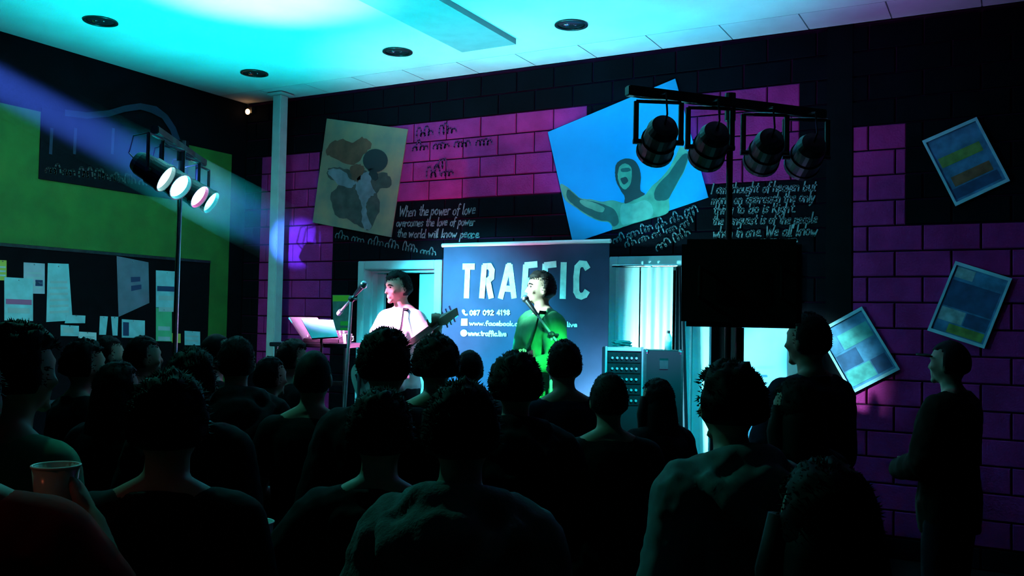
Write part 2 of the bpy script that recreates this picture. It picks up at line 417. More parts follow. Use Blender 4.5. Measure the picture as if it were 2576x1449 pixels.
lx0, lx1 = back(1862, 870).x, D2[1] - .1
dl = MB().bbox(lx0, lx1, BACK_Y + .05, BACK_Y + .1, STAGE_Z + .01, DT - .1).build('door_leaf', mat('sky_blue_door_paint', (0.16, 0.45, 0.75), 0.5, var=0.1), d2, bevel=.004)
MB().tube([(lx0 + .06, BACK_Y + .045, 1.35), (lx0 + .06, BACK_Y + .0, 1.35), (lx0 + .17, BACK_Y + .0, 1.35)], .010).build('door_handle', M_CHROME, dl)

def drape(name, x0, x1, y, z0, z1, folds, amp, material, label, cat, xt=None, seed=0):
    # hanging cloth with vertical folds; xt = (x0, x1) at the top when it is gathered
    nx, nz = 72, 14; mb = MB(); vs = []
    xt = xt or (x0, x1)
    for lay in (0, 1):
        for j in range(nz + 1):
            t = j / nz; z = z0 + (z1 - z0) * t
            a, b = x0 + (xt[0] - x0) * t, x1 + (xt[1] - x1) * t
            for i in range(nx + 1):
                s = i / nx
                yy = y + amp * math.sin(s * folds * 2 * math.pi + seed + .5 * math.sin(t * 3)) * (1 - .4 * t) + amp * .4 * math.sin(s * folds * 4.7 + seed * 2)
                vs.append((a + (b - a) * s, yy + lay * .006, z))
    n = (nx + 1) * (nz + 1); fs = []
    for j in range(nz):
        for i in range(nx):
            q = j * (nx + 1) + i
            fs.append((q, q + 1, q + nx + 2, q + nx + 1)); fs.append((n + q, n + q + nx + 1, n + q + nx + 2, n + q + 1))
    mb.add(vs, fs)
    o = mb.build(name, material, smooth=True)
    return tag(o, label, cat)
M_CLOTH = mat('white_curtain_cloth', (0.82, 0.84, 0.84), 0.8, var=0.05)
M_DCLOTH = mat('black_drape_cloth', (0.012, 0.012, 0.02), 0.9)
cy = BACK_Y - .06
c0, cm, c1 = back(1547, 780, cy).x, back(1609, 780, cy).x, back(1692, 780, cy).x
drape('curtain', c0, cm - .008, cy, STAGE_Z + .02, DT - .1, 3, .010, M_CLOTH, 'narrow white curtain panel hanging beside the banner in the wide doorway', 'curtain', seed=1)
drape('curtain', cm + .008, c1, cy, STAGE_Z + .02, DT - .1, 4, .016, M_CLOTH, 'wider white curtain panel with folds, nearest the black drape', 'curtain', seed=2.4)
drape('curtain', c1 + .015, mx0 + .10, cy - .03, STAGE_Z + .02, DT - .1, 3, .018, M_DCLOTH, 'dark drape hanging between the white curtain and the loudspeaker', 'curtain', xt=(c1 + .03, mx0 + .02), seed=.6)
rod = MB().tube([(c0 - .03, cy, DT - .085), (mx0 + .1, cy, DT - .085)], .012).build('curtain_rod', M_STEEL, d2)

# ------------------------------------------------------------------ posters on the stage wall
def quad_on(plane, corners, nrm, t0, t1, name, material, parent=None, **k):
    pts = [plane(*c) + V(nrm) * t0 for c in corners]
    return MB().prism(pts, nrm, t1 - t0).build(name, material, parent, **k)
def zz(s, ox, oy): return lambda p: (ox + p[0] / s, oy + p[1] / s)
# blue poster of a man with outstretched arms
bt = thing('poster', back(1580, 420) + V((0, -.01, 0)), 'large tilted sky-blue poster of a shouting man with arms spread', 'poster')
quad_on(back, [(1380, 333), (1700, 199), (1783, 497), (1443, 612)], NB, .006, .016, 'sheet', mat('sky_blue_print', (0.010, 0.33, 0.66), 0.6, var=0.08, vscale=2, spec=0.2), bt)
q = zz(3.219, 1360, 190)
def organic(pts, jit, sub=5):
    # smooth closed outline through pts, with brushed-looking jitter
    k = len(pts); out = []
    for i in range(k):
        p0_, p1_, p2_, p3_ = [V((*pts[(i + j) % k], 0)) for j in (-1, 0, 1, 2)]
        for s in range(sub):
            u = s / sub; p = .5 * ((2 * p1_) + (p2_ - p0_) * u + (2 * p0_ - 5 * p1_ + 4 * p2_ - p3_) * u * u + (3 * p1_ - p0_ - 3 * p2_ + p3_) * u ** 3)
            out.append((p.x + random.uniform(-jit, jit), p.y + random.uniform(-jit, jit)))
    return out
def pr(pts, name, material, lift, parent, qq=q, plane=back, nrm=NB):
    if len(pts) < 20 or pts[0][0] < 400: pts = organic(pts, 9 if parent.name.startswith('painting') else 1.5)
    return MB().prism([plane(*qq(p)) + V(nrm) * lift for p in pts], nrm, .0012).build(name, material, parent)
M_SK1 = mat('print_olive_skin', (0.14, 0.35, 0.22), 0.5, var=0.35, vscale=9); M_SK2 = mat('print_shadow_green', (0.015, 0.09, 0.075), 0.5, var=0.3, vscale=9)
M_HAIRP = mat('print_dark_hair', (0.012, 0.03, 0.035), 0.5); M_SK3 = mat('print_skin_light', (0.22, 0.42, 0.30), 0.5, var=0.3, vscale=9)
pr([(165, 885), (215, 900), (265, 940), (330, 995), (420, 1005), (500, 1022), (590, 1012), (680, 1032), (720, 990), (810, 945), (850, 968), (905, 900), (980, 832), (1040, 760), (1080, 690), (1115, 620), (1135, 575), (1170, 590), (1205, 645), (1175, 760), (1100, 900), (1048, 995), (1038, 1110), (900, 1160), (740, 1206), (595, 1252), (585, 1225), (555, 1190), (480, 1180), (380, 1135), (295, 1075), (200, 1000)], 'figure_print', M_SK1, .0165, bt)
pr([(230, 925), (330, 1000), (420, 1020), (500, 1040), (600, 1085), (640, 1180), (600, 1225), (560, 1185), (480, 1172), (380, 1125), (300, 1068), (225, 1000)], 'arm_shadow_print', M_SK2, .0178, bt)
pr([(330, 1010), (420, 1025), (520, 1070), (500, 1110), (420, 1085), (340, 1045)], 'arm_light_print', M_SK1, .0190, bt)
pr([(925, 960), (960, 880), (1040, 800), (1110, 700), (1165, 640), (1200, 650), (1170, 760), (1095, 900), (1045, 995), (985, 1015), (940, 1010)], 'arm_shadow_print', M_SK2, .0178, bt)
pr([(660, 1050), (760, 1040), (850, 1010), (910, 1060), (900, 1150), (740, 1198), (660, 1200)], 'chest_light_print', M_SK3, .0178, bt)
pr([(620, 720), (660, 685), (715, 675), (770, 695), (805, 750), (818, 830), (815, 930), (850, 965), (760, 1010), (690, 1040), (688, 985), (655, 930), (620, 860), (610, 790)], 'hair_print', M_HAIRP, .0202, bt)
pr([(645, 745), (690, 715), (735, 740), (745, 800), (735, 880), (690, 925), (650, 890), (632, 820)], 'face_print', M_SK1, .0214, bt)
pr([(655, 840), (700, 825), (715, 860), (680, 885)], 'mouth_print', M_HAIRP, .0226, bt)
pr([(660, 760), (720, 750), (735, 775), (670, 785)], 'eye_print', M_SK2, .0226, bt)
# faded painting with a dark round head
pt_ = thing('painting', back(905, 450) + V((0, -.01, 0)), 'tilted faded brown poster of a pale figure with a black ball, beside the steel post', 'poster')
quad_on(back, [(825, 299), (1028, 326), (986, 597), (789, 560)], NB, .006, .018, 'sheet', mat('faded_tan_print', (0.30, 0.20, 0.12), 0.7, var=0.5, vscale=4.2, col2=(0.16, 0.15, 0.12)), pt_)
q2 = zz(3.578, 780, 270)
M_BR = mat('print_rust_brown', (0.18, 0.06, 0.035), 0.7, var=0.5, vscale=7); M_LI = mat('print_pale_lilac', (0.22, 0.20, 0.24), 0.7, var=0.4, vscale=8); M_DK = mat('print_near_black', (0.018, 0.016, 0.022), 0.7); M_UM = mat('print_umber', (0.075, 0.06, 0.055), 0.7, var=0.5, vscale=8)
pr([(190, 330), (300, 290), (400, 320), (480, 270), (560, 330), (500, 430), (400, 520), (250, 470), (160, 420)], 'backdrop_print', M_BR, .0185, pt_, q2)
pr([(170, 560), (280, 540), (380, 570), (480, 560), (560, 600), (700, 600), (740, 700), (620, 760), (640, 900), (560, 1090), (470, 1080), (360, 1020), (240, 960), (200, 800), (260, 700), (190, 640)], 'coat_print', M_UM, .0197, pt_, q2)
pr([(180, 570), (300, 560), (370, 640), (420, 680), (360, 730), (260, 690), (190, 620)], 'sleeve_print', M_LI, .0209, pt_, q2)
pr([(420, 680), (480, 610), (560, 590), (560, 680), (600, 770), (540, 820), (520, 930), (560, 1080), (490, 1085), (475, 900), (440, 770)], 'shirt_print', M_LI, .0221, pt_, q2)
pr([(380, 540), (450, 510), (500, 560), (470, 640), (430, 680), (380, 620)], 'face_print', M_BR, .0221, pt_, q2)
pr([(600 + 112 * math.cos(i * math.pi / 12), 482 + 104 * math.sin(i * math.pi / 12)) for i in range(24)], 'ball_print', M_DK, .0233, pt_, q2)
pr([(540, 560), (600, 570), (620, 640), (580, 660), (550, 610)], 'neck_print', M_DK, .0233, pt_, q2)
# framed comic-like collages on the right
M_FR = mat('pale_blue_picture_frame', (0.45, 0.75, 0.88), 0.4, var=0.1)
cols = [mat('print_blue', (0.10, 0.30, 0.55), 0.4, var=0.5, vscale=12), mat('print_deep_blue', (0.04, 0.11, 0.26), 0.4, var=0.4, vscale=12), mat('print_ochre_green', (0.30, 0.42, 0.10), 0.4, var=0.5, vscale=12),
        mat('print_rust', (0.36, 0.14, 0.07), 0.4, var=0.5, vscale=12), mat('print_teal', (0.12, 0.50, 0.50), 0.4, var=0.5, vscale=12), mat('print_pale', (0.45, 0.58, 0.62), 0.4, var=0.5, vscale=14), M_DK]
def framed(corners, label, cells):
    P = [back(*c) for c in corners]          # TL TR BR BL
    def uv(u, v, l): return P[0] * (1 - u) * (1 - v) + P[1] * u * (1 - v) + P[2] * u * v + P[3] * (1 - u) * v + NB * l
    t = thing('framed_poster', uv(.5, .5, .006), label, 'picture')
    MB().prism([uv(.02, .02, .006), uv(.98, .02, .006), uv(.98, .98, .006), uv(.02, .98, .006)], NB, .010).build('backing_board', cols[0], t)
    e = .045
    for (a, b, c, d) in ((0, 0, 1, e), (0, 1 - e, 1, 1), (0, e, e, 1 - e), (1 - e, e, 1, 1 - e)):
        MB().prism([uv(a, b, .006), uv(c, b, .006), uv(c, d, .006), uv(a, d, .006)], NB, .022).build('frame_side', M_FR, t)
    for (a, b, c, d, ci) in cells:
        MB().prism([uv(a, b, .0165), uv(c, b, .0165), uv(c, d, .0165), uv(a, d, .0165)], NB, .0012).build('picture_cell', cols[ci], t)
framed([(2320, 356), (2457, 296), (2541, 456), (2404, 520)], 'blue framed picture with yellow and rust bands, highest on the right wall', [(.08, .08, .9, .3, 0), (.1, .32, .85, .46, 2), (.08, .48, .9, .6, 0), (.15, .62, .85, .76, 3), (.08, .78, .9, .92, 1)])
framed([(2404, 657), (2546, 701), (2476, 877), (2333, 831)], 'framed poster of pale figures on dark blue with green foot, middle right', [(.08, .06, .4, .2, 5), (.42, .06, .92, .22, 0), (.08, .24, .92, .6, 1), (.08, .62, .5, .8, 5), (.52, .62, .92, .8, 1), (.3, .82, .92, .94, 2), (.08, .82, .28, .94, 0)])
framed([(2055, 834), (2169, 771), (2265, 929), (2144, 991)], 'teal framed collage of several panels leaning behind the tall man in dark jacket', [(.08, .06, .92, .2, 0), (.3, .2, .92, .42, 4), (.08, .2, .28, .42, 0), (.08, .45, .5, .68, 1), (.52, .45, .92, .68, 0), (.08, .7, .6, .92, 4), (.62, .7, .92, .92, 1)])
# small bright flyer behind the keyboard corner
ft = thing('wall_flyer', back(860, 800) + V((0, -.006, 0)), 'yellow-green headed flyer pinned behind the microphone stand', 'flyer')
quad_on(back, [(838, 742), (882, 742), (884, 842), (840, 842)], NB, .006, .010, 'sheet', mat('print_dull_green', (0.10, 0.22, 0.20), 0.6, var=0.4, vscale=14), ft)
quad_on(back, [(839, 743), (881, 743), (881, 758), (839, 758)], NB, .0105, .0115, 'heading_print', mat('print_lime', (0.26, 0.50, 0.03), 0.6), ft)
quad_on(back, [(858, 808), (882, 808), (882, 819), (858, 819)], NB, .0105, .0115, 'band_print', mat('print_green', (0.04, 0.42, 0.05), 0.6), ft)
quad_on(back, [(858, 825), (882, 825), (882, 836), (858, 836)], NB, .0105, .0115, 'band_print', MATS['print_green'], ft)

# ------------------------------------------------------------------ left wall: green paint, sign, notice board
NL = V((1, 0, 0))
zt, zb_ = left(292, 324).z, left(264, 633).z
yr, yr2 = left(576, 600).y, left(525, 750).y
def lrect(y0, y1, z0, z1, t0, t1, name, material, parent):
    return MB().bbox(LEFT_X + t0, LEFT_X + t1, y0, y1, z0, z1).build(name, material, parent)
lrect(1.2, yr, zb_, zt, .001, .006, 'green_paint_field', M_GREEN, wl)
lrect(yr2, yr, .9, zb_, .001, .006, 'green_paint_stripe', M_GREEN, wl)
sg = thing('mural_sign', left(270, 400), 'black painted sign board with scrawled white line, on the green wall', 'sign')
sy0, sy1 = left(98, 370).y, left(470, 430).y
M_SIGN = mat('black_sign_paint', (0.004, 0.0045, 0.008), 0.8, var=0.3, spec=0.1)
lrect(sy0, sy1, left(98, 450).z, left(98, 270).z, .007, .02, 'sign_board', M_SIGN, sg)
lt = MB(); a, b = left(115, 448, LEFT_X + .02), left(385, 480, LEFT_X + .02)
scribble(lt, a + V((0, 0, .05)), b + V((0, 0, .05)), .10, .016, NL, .002, 7); tag(lt.build('sign_lettering', mat('faded_white_lettering', (0.06, 0.06, 0.06), 0.9), sg), kind='stuff')
lt = MB()
for xx in (130, 190, 285): ribbon(lt, [left(xx, 325, LEFT_X + .02) + NL * .002, left(xx - 3, 385, LEFT_X + .02) + NL * .002], .03, NL)
lt.build('tall_letter_strokes', mat('faded_blue_lettering', (0.02, 0.025, 0.06), 0.9), sg)
lt = MB(); M_ARC = mat('midnight_blue_paint', (0.006, 0.014, 0.05), 0.7, var=0.4, vscale=6)
arc = [(160, 276), (215, 283), (270, 278), (310, 266), (350, 260), (390, 268), (418, 290), (438, 320), (450, 352)]
outer = [left(*p) + NL * .0215 for p in arc]; inner = [left(p[0] - (0 if i < 5 else 14), p[1] + 16 - (8 if i > 5 else 0)) + NL * .0215 for i, p in enumerate(arc)]
for i in range(len(arc) - 1):
    lt.add([outer[i], outer[i + 1], inner[i + 1], inner[i]], [(0, 1, 2, 3)])
lt.build('arched_paint_band', M_ARC, sg)
nb = thing('notice_board', left(260, 750), 'long dark notice board under the green painted wall', 'notice board')
lrect(1.2, yr2 - .01, .95, zb_ - .03, .001, .012, 'panel', mat('dark_felt', (0.005, 0.004, 0.006), 0.95, var=0.3, spec=0.05), nb)
for (a, b, c, d) in ((1.2, yr2 - .01, zb_ - .03, zb_ - .003), (1.2, yr2 - .01, .92, .95)):
    lrect(a, b, c, d, .001, .022, 'frame_rail', M_TARN, nb)
M_P = {'w': mat('white_paper', (0.62, 0.64, 0.66), 0.7, var=0.1, vscale=14), 'c': mat('pale_blue_paper', (0.34, 0.60, 0.66), 0.7, var=0.2, vscale=10), 'g': mat('grey_paper', (0.16, 0.16, 0.22), 0.7, var=0.2), 'y': mat('yellow_paper', (0.5, 0.42, 0.06), 0.7), 'n': mat('green_paper', (0.10, 0.45, 0.22), 0.7, var=0.15), 'l': mat('lilac_paper', (0.5, 0.46, 0.55), 0.7, var=0.2)}
def paper(c, m_, label, prints=(), cat='paper', lv=0):
    l = .0125 + lv * .003
    x0, y0, x1, y1 = c[:4]; qd = c[4] if len(c) > 4 else [(x0, y0), (x1, y0 + (x1 - x0) * .06), (x1, y1 + (x1 - x0) * .02), (x0, y1)]
    P = [left(*p) for p in qd]
    def uv(u, v, k): return P[0] * (1 - u) * (1 - v) + P[1] * u * (1 - v) + P[2] * u * v + P[3] * (1 - u) * v + NL * k
    t = thing('notice_sheet', uv(.5, .5, l), label, cat, None)
    MB().prism([uv(0, 0, l), uv(1, 0, l), uv(1, 1, l), uv(0, 1, l)], NL, .002).build('sheet', M_P[m_], t)
    MB().ell(uv(.5, .05, l + .003), (.006, .006, .006), nu=8, nv=6).build('pin', M_STEEL, t)
    for (a, b, e, d, mm) in prints:
        MB().prism([uv(a, b, l + .0022), uv(e, b, l + .0022), uv(e, d, l + .0022), uv(a, d, l + .0022)], NL, .0008).build('printed_block', mm, t)
M_PK = mat('print_pink', (0.5, 0.10, 0.22), 0.7); M_NV = mat('print_navy', (0.02, 0.03, 0.10), 0.7)
LN = lambda n, a=.12, e=.88, b0=.3: [(a, b0 + i * (.62 / n), e, b0 + i * (.62 / n) + .25 / n, M_PALE) for i in range(n)]
paper((-6, 654, 14, 705), 'y', 'yellow notice at the far left edge of the board', LN(3))
paper((57, 660, 110, 738), 'l', 'lilac-white notice above the pink-banded sheet', LN(4) + [(.55, .55, .9, .75, M_NV)])
paper((8, 697, 80, 806), 'c', 'pale sheet with a pink band across its middle', [(.05, .5, .95, .62, M_PK)] + LN(2, b0=.7), lv=1)
paper((0, 0, 0, 0, [(118, 662), (170, 664), (180, 806), (114, 810)]), 'c', 'long bright blue-white sheet, tallest on the board', LN(6))
paper((0, 0, 0, 0, [(165, 792), (212, 794), (211, 813), (160, 813)]), 'c', 'small landscape slip at the foot of the tallest bright sheet', [], lv=1)
paper((0, 0, 0, 0, [(291, 644), (371, 660), (373, 762), (296, 797)]), 'g', 'large dim grey poster with a slanted lower edge and two dark squares', [(.42, .35, .72, .45, M_NV), (.42, .52, .75, .62, M_NV)])
paper((390, 680, 445, 773), 'c', 'blue-white sheet with dark band right of the grey poster', [(.05, .42, .9, .56, M_NV)] + LN(2, b0=.68))
paper((390, 774, 430, 858), 'n', 'green sheet hanging below the dark-banded blue sheet', LN(2, b0=.55))
paper((150, 817, 196, 845), 'c', 'small sheet with grey picture, over a curly head at the board foot', [(.15, .2, .7, .7, M_PALE)])
paper((195, 834, 240, 868), 'w', 'plain white slip low on the board above the dark heads', LN(2))
paper((0, 0, 0, 0, [(249, 795), (269, 796), (264, 842), (247, 842)]), 'c', 'left one of two narrow blue strips', [])
paper((0, 0, 0, 0, [(277, 796), (295, 797), (293, 844), (281, 844)]), 'c', 'right one of two narrow blue strips', [])
paper((304, 803, 362, 849), 'c', 'small blue-white landscape sheet under the grey poster', [(.05, .15, .3, .9, M_NV)])
paper((462, 832, 501, 868), 'c', 'square blue slip behind the pole of the lit lamp stand', LN(2))
paper((430, 838, 452, 862), 'y', 'scrap of yellow paper beside the green sheet', [])

# warm lamp in the corner
wlamp = thing('corner_lamp', left(618, 270), 'tiny glowing amber lamp high in the room corner', 'lamp')
c_ = back(623, 281, 7.42)
MB().bbox(c_.x - .03, c_.x + .03, 7.45, 7.5, c_.z - .01, c_.z + .06).build('bracket', M_BLACK, wlamp)
MB().ell(c_, (.026, .026, .032), nu=12, nv=8).build('bulb', mat('amber_bulb', (1, .6, .25), 0.4, emit=(1, .55, .22), estr=6.0), wlamp, smooth=True)

# ------------------------------------------------------------------ recessed downlights (off)
for (px, py, where) in ((253, 52, 'unlit round recessed downlight above the left green wall'), (1000, 129, 'unlit recessed downlight above the left doorway, left of the beam'), (1437, 61, 'unlit recessed downlight right of the ceiling beam'), (640, 183, 'unlit recessed downlight nearest the room corner')):
    p = ceil(px, py); t = thing('ceiling_downlight', p, where, 'downlight', 'recessed ceiling downlights')
    mb = MB(); n = 32; R_ = .135
    vs = []; prof = [(R_, -.004), (R_, -.012), (R_ - .02, -.014), (R_ - .03, -.004)]
    for (r_, z_) in prof:
        vs += [p + V((r_ * math.cos(2 * math.pi * i / n), r_ * math.sin(2 * math.pi * i / n), z_)) for i in range(n)]
    mb.add(vs, [(a * n + i, ((a + 1) % 4) * n + i, ((a + 1) % 4) * n + (i + 1) % n, a * n + (i + 1) % n) for a in range(4) for i in range(n)])
    mb.build('trim_ring', M_BLACKGLOSS, t, smooth=True)
    MB().ell(p + V((0, 0, -.003)), (R_ - .028, R_ - .028, .008), nu=24, nv=8).build('dark_reflector', mat('smoked_reflector', (0.01, .012, .014), 0.15), t, smooth=True)
    MB().ell(p + V((-.03, -.035, -.010)), (.030, .022, .010), nu=14, nv=8).build('lamp_bulb', M_CHROME, t, smooth=True)
    MB().ell(p + V((.035, .0, -.010)), (.014, .012, .008), nu=10, nv=6).build('spring_clip', M_CHROME, t, smooth=True)

# ------------------------------------------------------------------ banner
BY = 7.1
bx = (back(1117, 640, BY).x, back(1533, 640, BY).x); bz = back(1320, 612, BY).z
def wave(x, z): return .014 * math.sin(x * 5.1 + 1.0 + z * .7) + .006 * math.sin(x * 13 + z * 2.0)
ban = thing('banner', V(((bx[0] + bx[1]) / 2, BY, STAGE_Z)), 'dark hanging banner reading TRAFFIC behind the singer', 'banner')
mb = MB(); nx, nz = 60, 24; vs = []
for lay in (0, .004):
    for j in range(nz + 1):
        z = .55 + (bz - .02 - .55) * j / nz
        for i in range(nx + 1):
            xx = bx[0] + (bx[1] - bx[0]) * i / nx; vs.append((xx, BY + wave(xx, z) + lay, z))
n = (nx + 1) * (nz + 1); fs = []
for j in range(nz):
    for i in range(nx):
        a = j * (nx + 1) + i; fs += [(a, a + 1, a + nx + 2, a + nx + 1), (n + a, n + a + nx + 1, n + a + nx + 2, n + a + 1)]
mb.add(vs, fs); mb.build('cloth', mat('navy_grey_vinyl', (0.055, 0.045, 0.10), 0.7, spec=0.12, var=0.35, vscale=2.2), ban, smooth=True)
MB().tube([(bx[0] - .02, BY, bz), (bx[1] + .01, BY, bz)], .018, 12).build('top_bar', M_WHITE, ban)
for sx in (bx[0] + .25, bx[1] - .25):
    MB().tube([(sx, BY + .02, STAGE_Z), (sx, BY + .03, bz)], .014, 8).build('upright_pole', M_BLACK, ban)
    MB().bbox(sx - .03, sx + .03, BY - .25, BY + .3, STAGE_Z, STAGE_Z + .02).build('foot', M_BLACK, ban)
def bpt(p): w_ = back(1100 + p[0] / 4.674, 590 + p[1] / 4.674, BY); w_.y = BY + wave(w_.x, w_.z) - .006; return w_
M_LET = mat('white_banner_print', (0.88, 0.90, 0.82), 0.5, var=0.25, vscale=18)
def big(name, pls, wd=.125):
    lt = MB()
    for pl in pls:
        P = [bpt(p) for p in pl]
        for i in range(len(P) - 1):     # subdivide so that the letter follows the cloth
            a, b = P[i], P[i + 1]; k = max(1, int((b - a).length / .08))
            sub = []
            for s in range(k + 1):
                c = a.lerp(b, s / k); c.y = BY + wave(c.x, c.z) - .006; sub.append(c)
            for s in range(k):
                d = (sub[s + 1] - sub[s]); t = d.normalized(); sd = t.cross(NB).normalized() * wd / 2
                e0 = t * (wd * .22 if s == 0 else 0); e1 = t * (wd * .22 if s == k - 1 else 0)
                lt.add([sub[s] - e0 - sd, sub[s + 1] + e1 - sd, sub[s + 1] + e1 + sd, sub[s] - e0 + sd], [(0, 1, 2, 3)])
    lt.build(name, M_LET, ban)
big('letter_t', [[(325, 378), (440, 378)], [(372, 400), (357, 735)]], .056)
big('letter_r', [[(555, 375), (532, 735)], [(555, 375), (615, 372), (640, 420), (635, 505), (595, 545), (545, 545)], [(595, 545), (632, 735)]], .056)
big('letter_a', [[(740, 740), (830, 370), (852, 370), (898, 735)], [(785, 635), (880, 640)]], .054)
big('letter_f', [[(1040, 370), (1018, 735)], [(1040, 362), (1160, 350)], [(1035, 545), (1110, 545)]], .056)
big('letter_f', [[(1270, 360), (1250, 735)], [(1270, 362), (1395, 350)], [(1262, 545), (1340, 545)]], .056)
big('letter_i', [[(1500, 345), (1486, 740)]], .058)
big('letter_c', [[(1770, 395), (1745, 350), (1695, 345), (1660, 385), (1648, 500), (1648, 670), (1670, 715), (1705, 728), (1745, 710), (1765, 675)]], .056)
lt = MB(); wrp = lambda p: V((p.x, BY + wave(p.x, p.z) - .007, p.z))
def bt_(p): return back(1100 + p[0] / 4.674, 590 + p[1] / 4.674, BY)
text(lt, '087 092 4198', bt_((395, 948)), bt_((850, 944)), .042, .012, NB, .005, 0, 0, wrp)
text(lt, 'www.facebook.com/wearetrafficlive', bt_((392, 1065)), bt_((1660, 1085)), .04, .010, NB, .005, 0, 0, wrp)
text(lt, 'www.traffic.live', bt_((375, 1185)), bt_((808, 1195)), .045, .011, NB, .005, 0, 0, wrp)
lt.build('contact_lettering', M_LET, ban)
lt = MB()
def flat(pts): lt.prism([wrp(bt_(p)) for p in pts], NB, .001)
flat([(305, 885), (330, 880), (345, 905), (335, 920), (350, 935), (372, 930), (375, 950), (345, 955), (318, 935), (302, 905)])
flat([(295, 988), (372, 988), (372, 1072), (290, 1072)])
flat([(325 + 42 * math.cos(i * math.pi / 9), 1158 + 42 * math.sin(i * math.pi / 9)) for i in range(18)])
lt.build('contact_icons', M_LET, ban)

# ------------------------------------------------------------------ lamp stands
M_LENS = {}
def lens_mat(n, col, s): 
    return mat('lamp_lens_' + n, (0.9, 0.9, 0.9), 0.3, emit=col, estr=s)
M_LENSOFF = mat('lamp_lens_unseen', (0.2, 0.25, 0.25), 0.1)
def lamp_stand(p0, p1, label, cans, drop=.23):
    # p0, p1: ends of the cross bar; cans: (t along bar, aim point, colour name, colour, lens glow, power, cone, blend)
    p0, p1 = V(p0), V(p1); mid = (p0 + p1) / 2; d = (p1 - p0).normalized(); sd = V((-d.y, d.x, 0))
    t = thing('lamp_stand', V((mid.x, mid.y, 0)), label, 'stage light')
    hb = mid.z
    MB().tube([(mid.x, mid.y, .25), (mid.x, mid.y, 1.35)], .021, 12).build('lower_pole', M_STEEL if cans[0][4] else M_BLACK, t)
    MB().tube([(mid.x, mid.y, 1.25), (mid.x, mid.y, hb)], .0165, 12).build('upper_pole', M_STEEL if cans[0][4] else M_BLACK, t)
    MB().tube([(mid.x, mid.y, 1.28), (mid.x, mid.y, 1.38)], .030, 12).tube([(mid.x, mid.y, 1.33), (mid.x + .06, mid.y, 1.33)], .010, 8).build('clamp_collar', M_BLACK, t)
    for k in range(3):
        a = k * 2.094 + 1.57 + math.pi; e = V((math.cos(a) * .42, math.sin(a) * .36, 0))
        MB().tube([V((mid.x, mid.y, .75)) + e * .06, V((mid.x, mid.y, .015)) + e], .013, 8).tube([V((mid.x, mid.y, .3)), V((mid.x, mid.y, .015)) + e * .55 + V((0, 0, .31))], .008, 6).build('leg', M_BLACK, t)
    MB().box(mid, ((p1 - p0).length, .05, .05), Matrix.Rotation(math.atan2(d.y, d.x), 3, 'Z')).build('cross_bar', M_TARN, t, bevel=.006)
    MB().tube([mid + V((0, 0, -.09)), mid + V((0, 0, .05))], .028, 12).build('bar_socket', M_TARN, t)
    for (s, dr, cn, col, glow, power, aim, cone, blend) in cans:
        top = p0.lerp(p1, s) + V((0, 0, -.025)); c = top + V((0, 0, -drop)); ax = V(dr).normalized() if dr else (V(aim) - c).normalized()
        sidev = ax.cross(V((0, 0, 1))).normalized(); upv = sidev.cross(ax)
        L, R_ = .24, .088
        body = MB(); n = 24
        prof = [(-.14, .03), (-.135, .06), (-.10, .076), (-.02, .08), (-.018, .088), (.06, .088), (.062, .094), (.085, .094), (.085, .086), (.045, .084)]
        vs = [c + ax * z_ + (sidev * math.cos(2 * math.pi * i / n) + upv * math.sin(2 * math.pi * i / n)) * r_ for (z_, r_) in prof for i in range(n)]
        fs = [(a * n + i, a * n + (i + 1) % n, (a + 1) * n + (i + 1) % n, (a + 1) * n + i) for a in range(len(prof) - 1) for i in range(n)] + [tuple(range(n - 1, -1, -1))]
        body.add(vs, fs)
        can = body.build('par_can', M_BLACK, t, smooth=False)
        ln = MB(); rr = .0835; vs = [c + ax * .070] + [c + ax * .058 + (sidev * math.cos(2 * math.pi * i / n) + upv * math.sin(2 * math.pi * i / n)) * rr for i in range(n)]
        ln.add(vs, [(0, 1 + i, 1 + (i + 1) % n) for i in range(n)]); ln.build('lens', lens_mat(cn, col, glow) if glow else M_LENSOFF, can, smooth=True)
        yk = MB(); w_ = .112
        hd = V((sidev.x, sidev.y, 0)).normalized() * w_
        yk.tube([c + hd, c + hd + V((0, 0, drop - .012))], .009, 6, flat=1.6).tube([c - hd, c - hd + V((0, 0, drop - .012))], .009, 6, flat=1.6).tube([c - hd + V((0, 0, drop - .012)), c + hd + V((0, 0, drop - .012))], .009, 6)
        yk.tube([c - hd * 1.12, c - hd * .75], .014, 8).tube([c + hd * 1.12, c + hd * .75], .014, 8)
        yk.build('yoke', M_TARN, can)
        MB().tube([c - ax * .135, c - ax * .19 + V((0, 0, .02)), c - ax * .16 + V((0, 0, .14)), top + V((0, 0, .02)), mid + V((0, 0, -.03))], .005, 6).build('power_lead', M_BLACKGLOSS, can)
        if power: spot('par_beam', c + ax * .10, aim, power, col, cone, blend, .06, t)
    return t
CY_ = (0.0, 0.75, 1.0); PK = (1.0, 0.18, 0.75); GR = (0.05, 1.0, 0.30); BL = (0.05, 0.45, 1.0)
zB = 2.87
la = dep(388, 339, 5.55); lb = dep(512, 421, 6.75); la.z = lb.z = zB
dirx = V((1, 0, -.35))
curt = V(((cm + c1) / 2, cy, .75)); perfA = V((-3.98, 5.7, 1.4)); perfB = V((-2.8, 5.5, 1.6))
def aim_from(s, tgt): return tgt
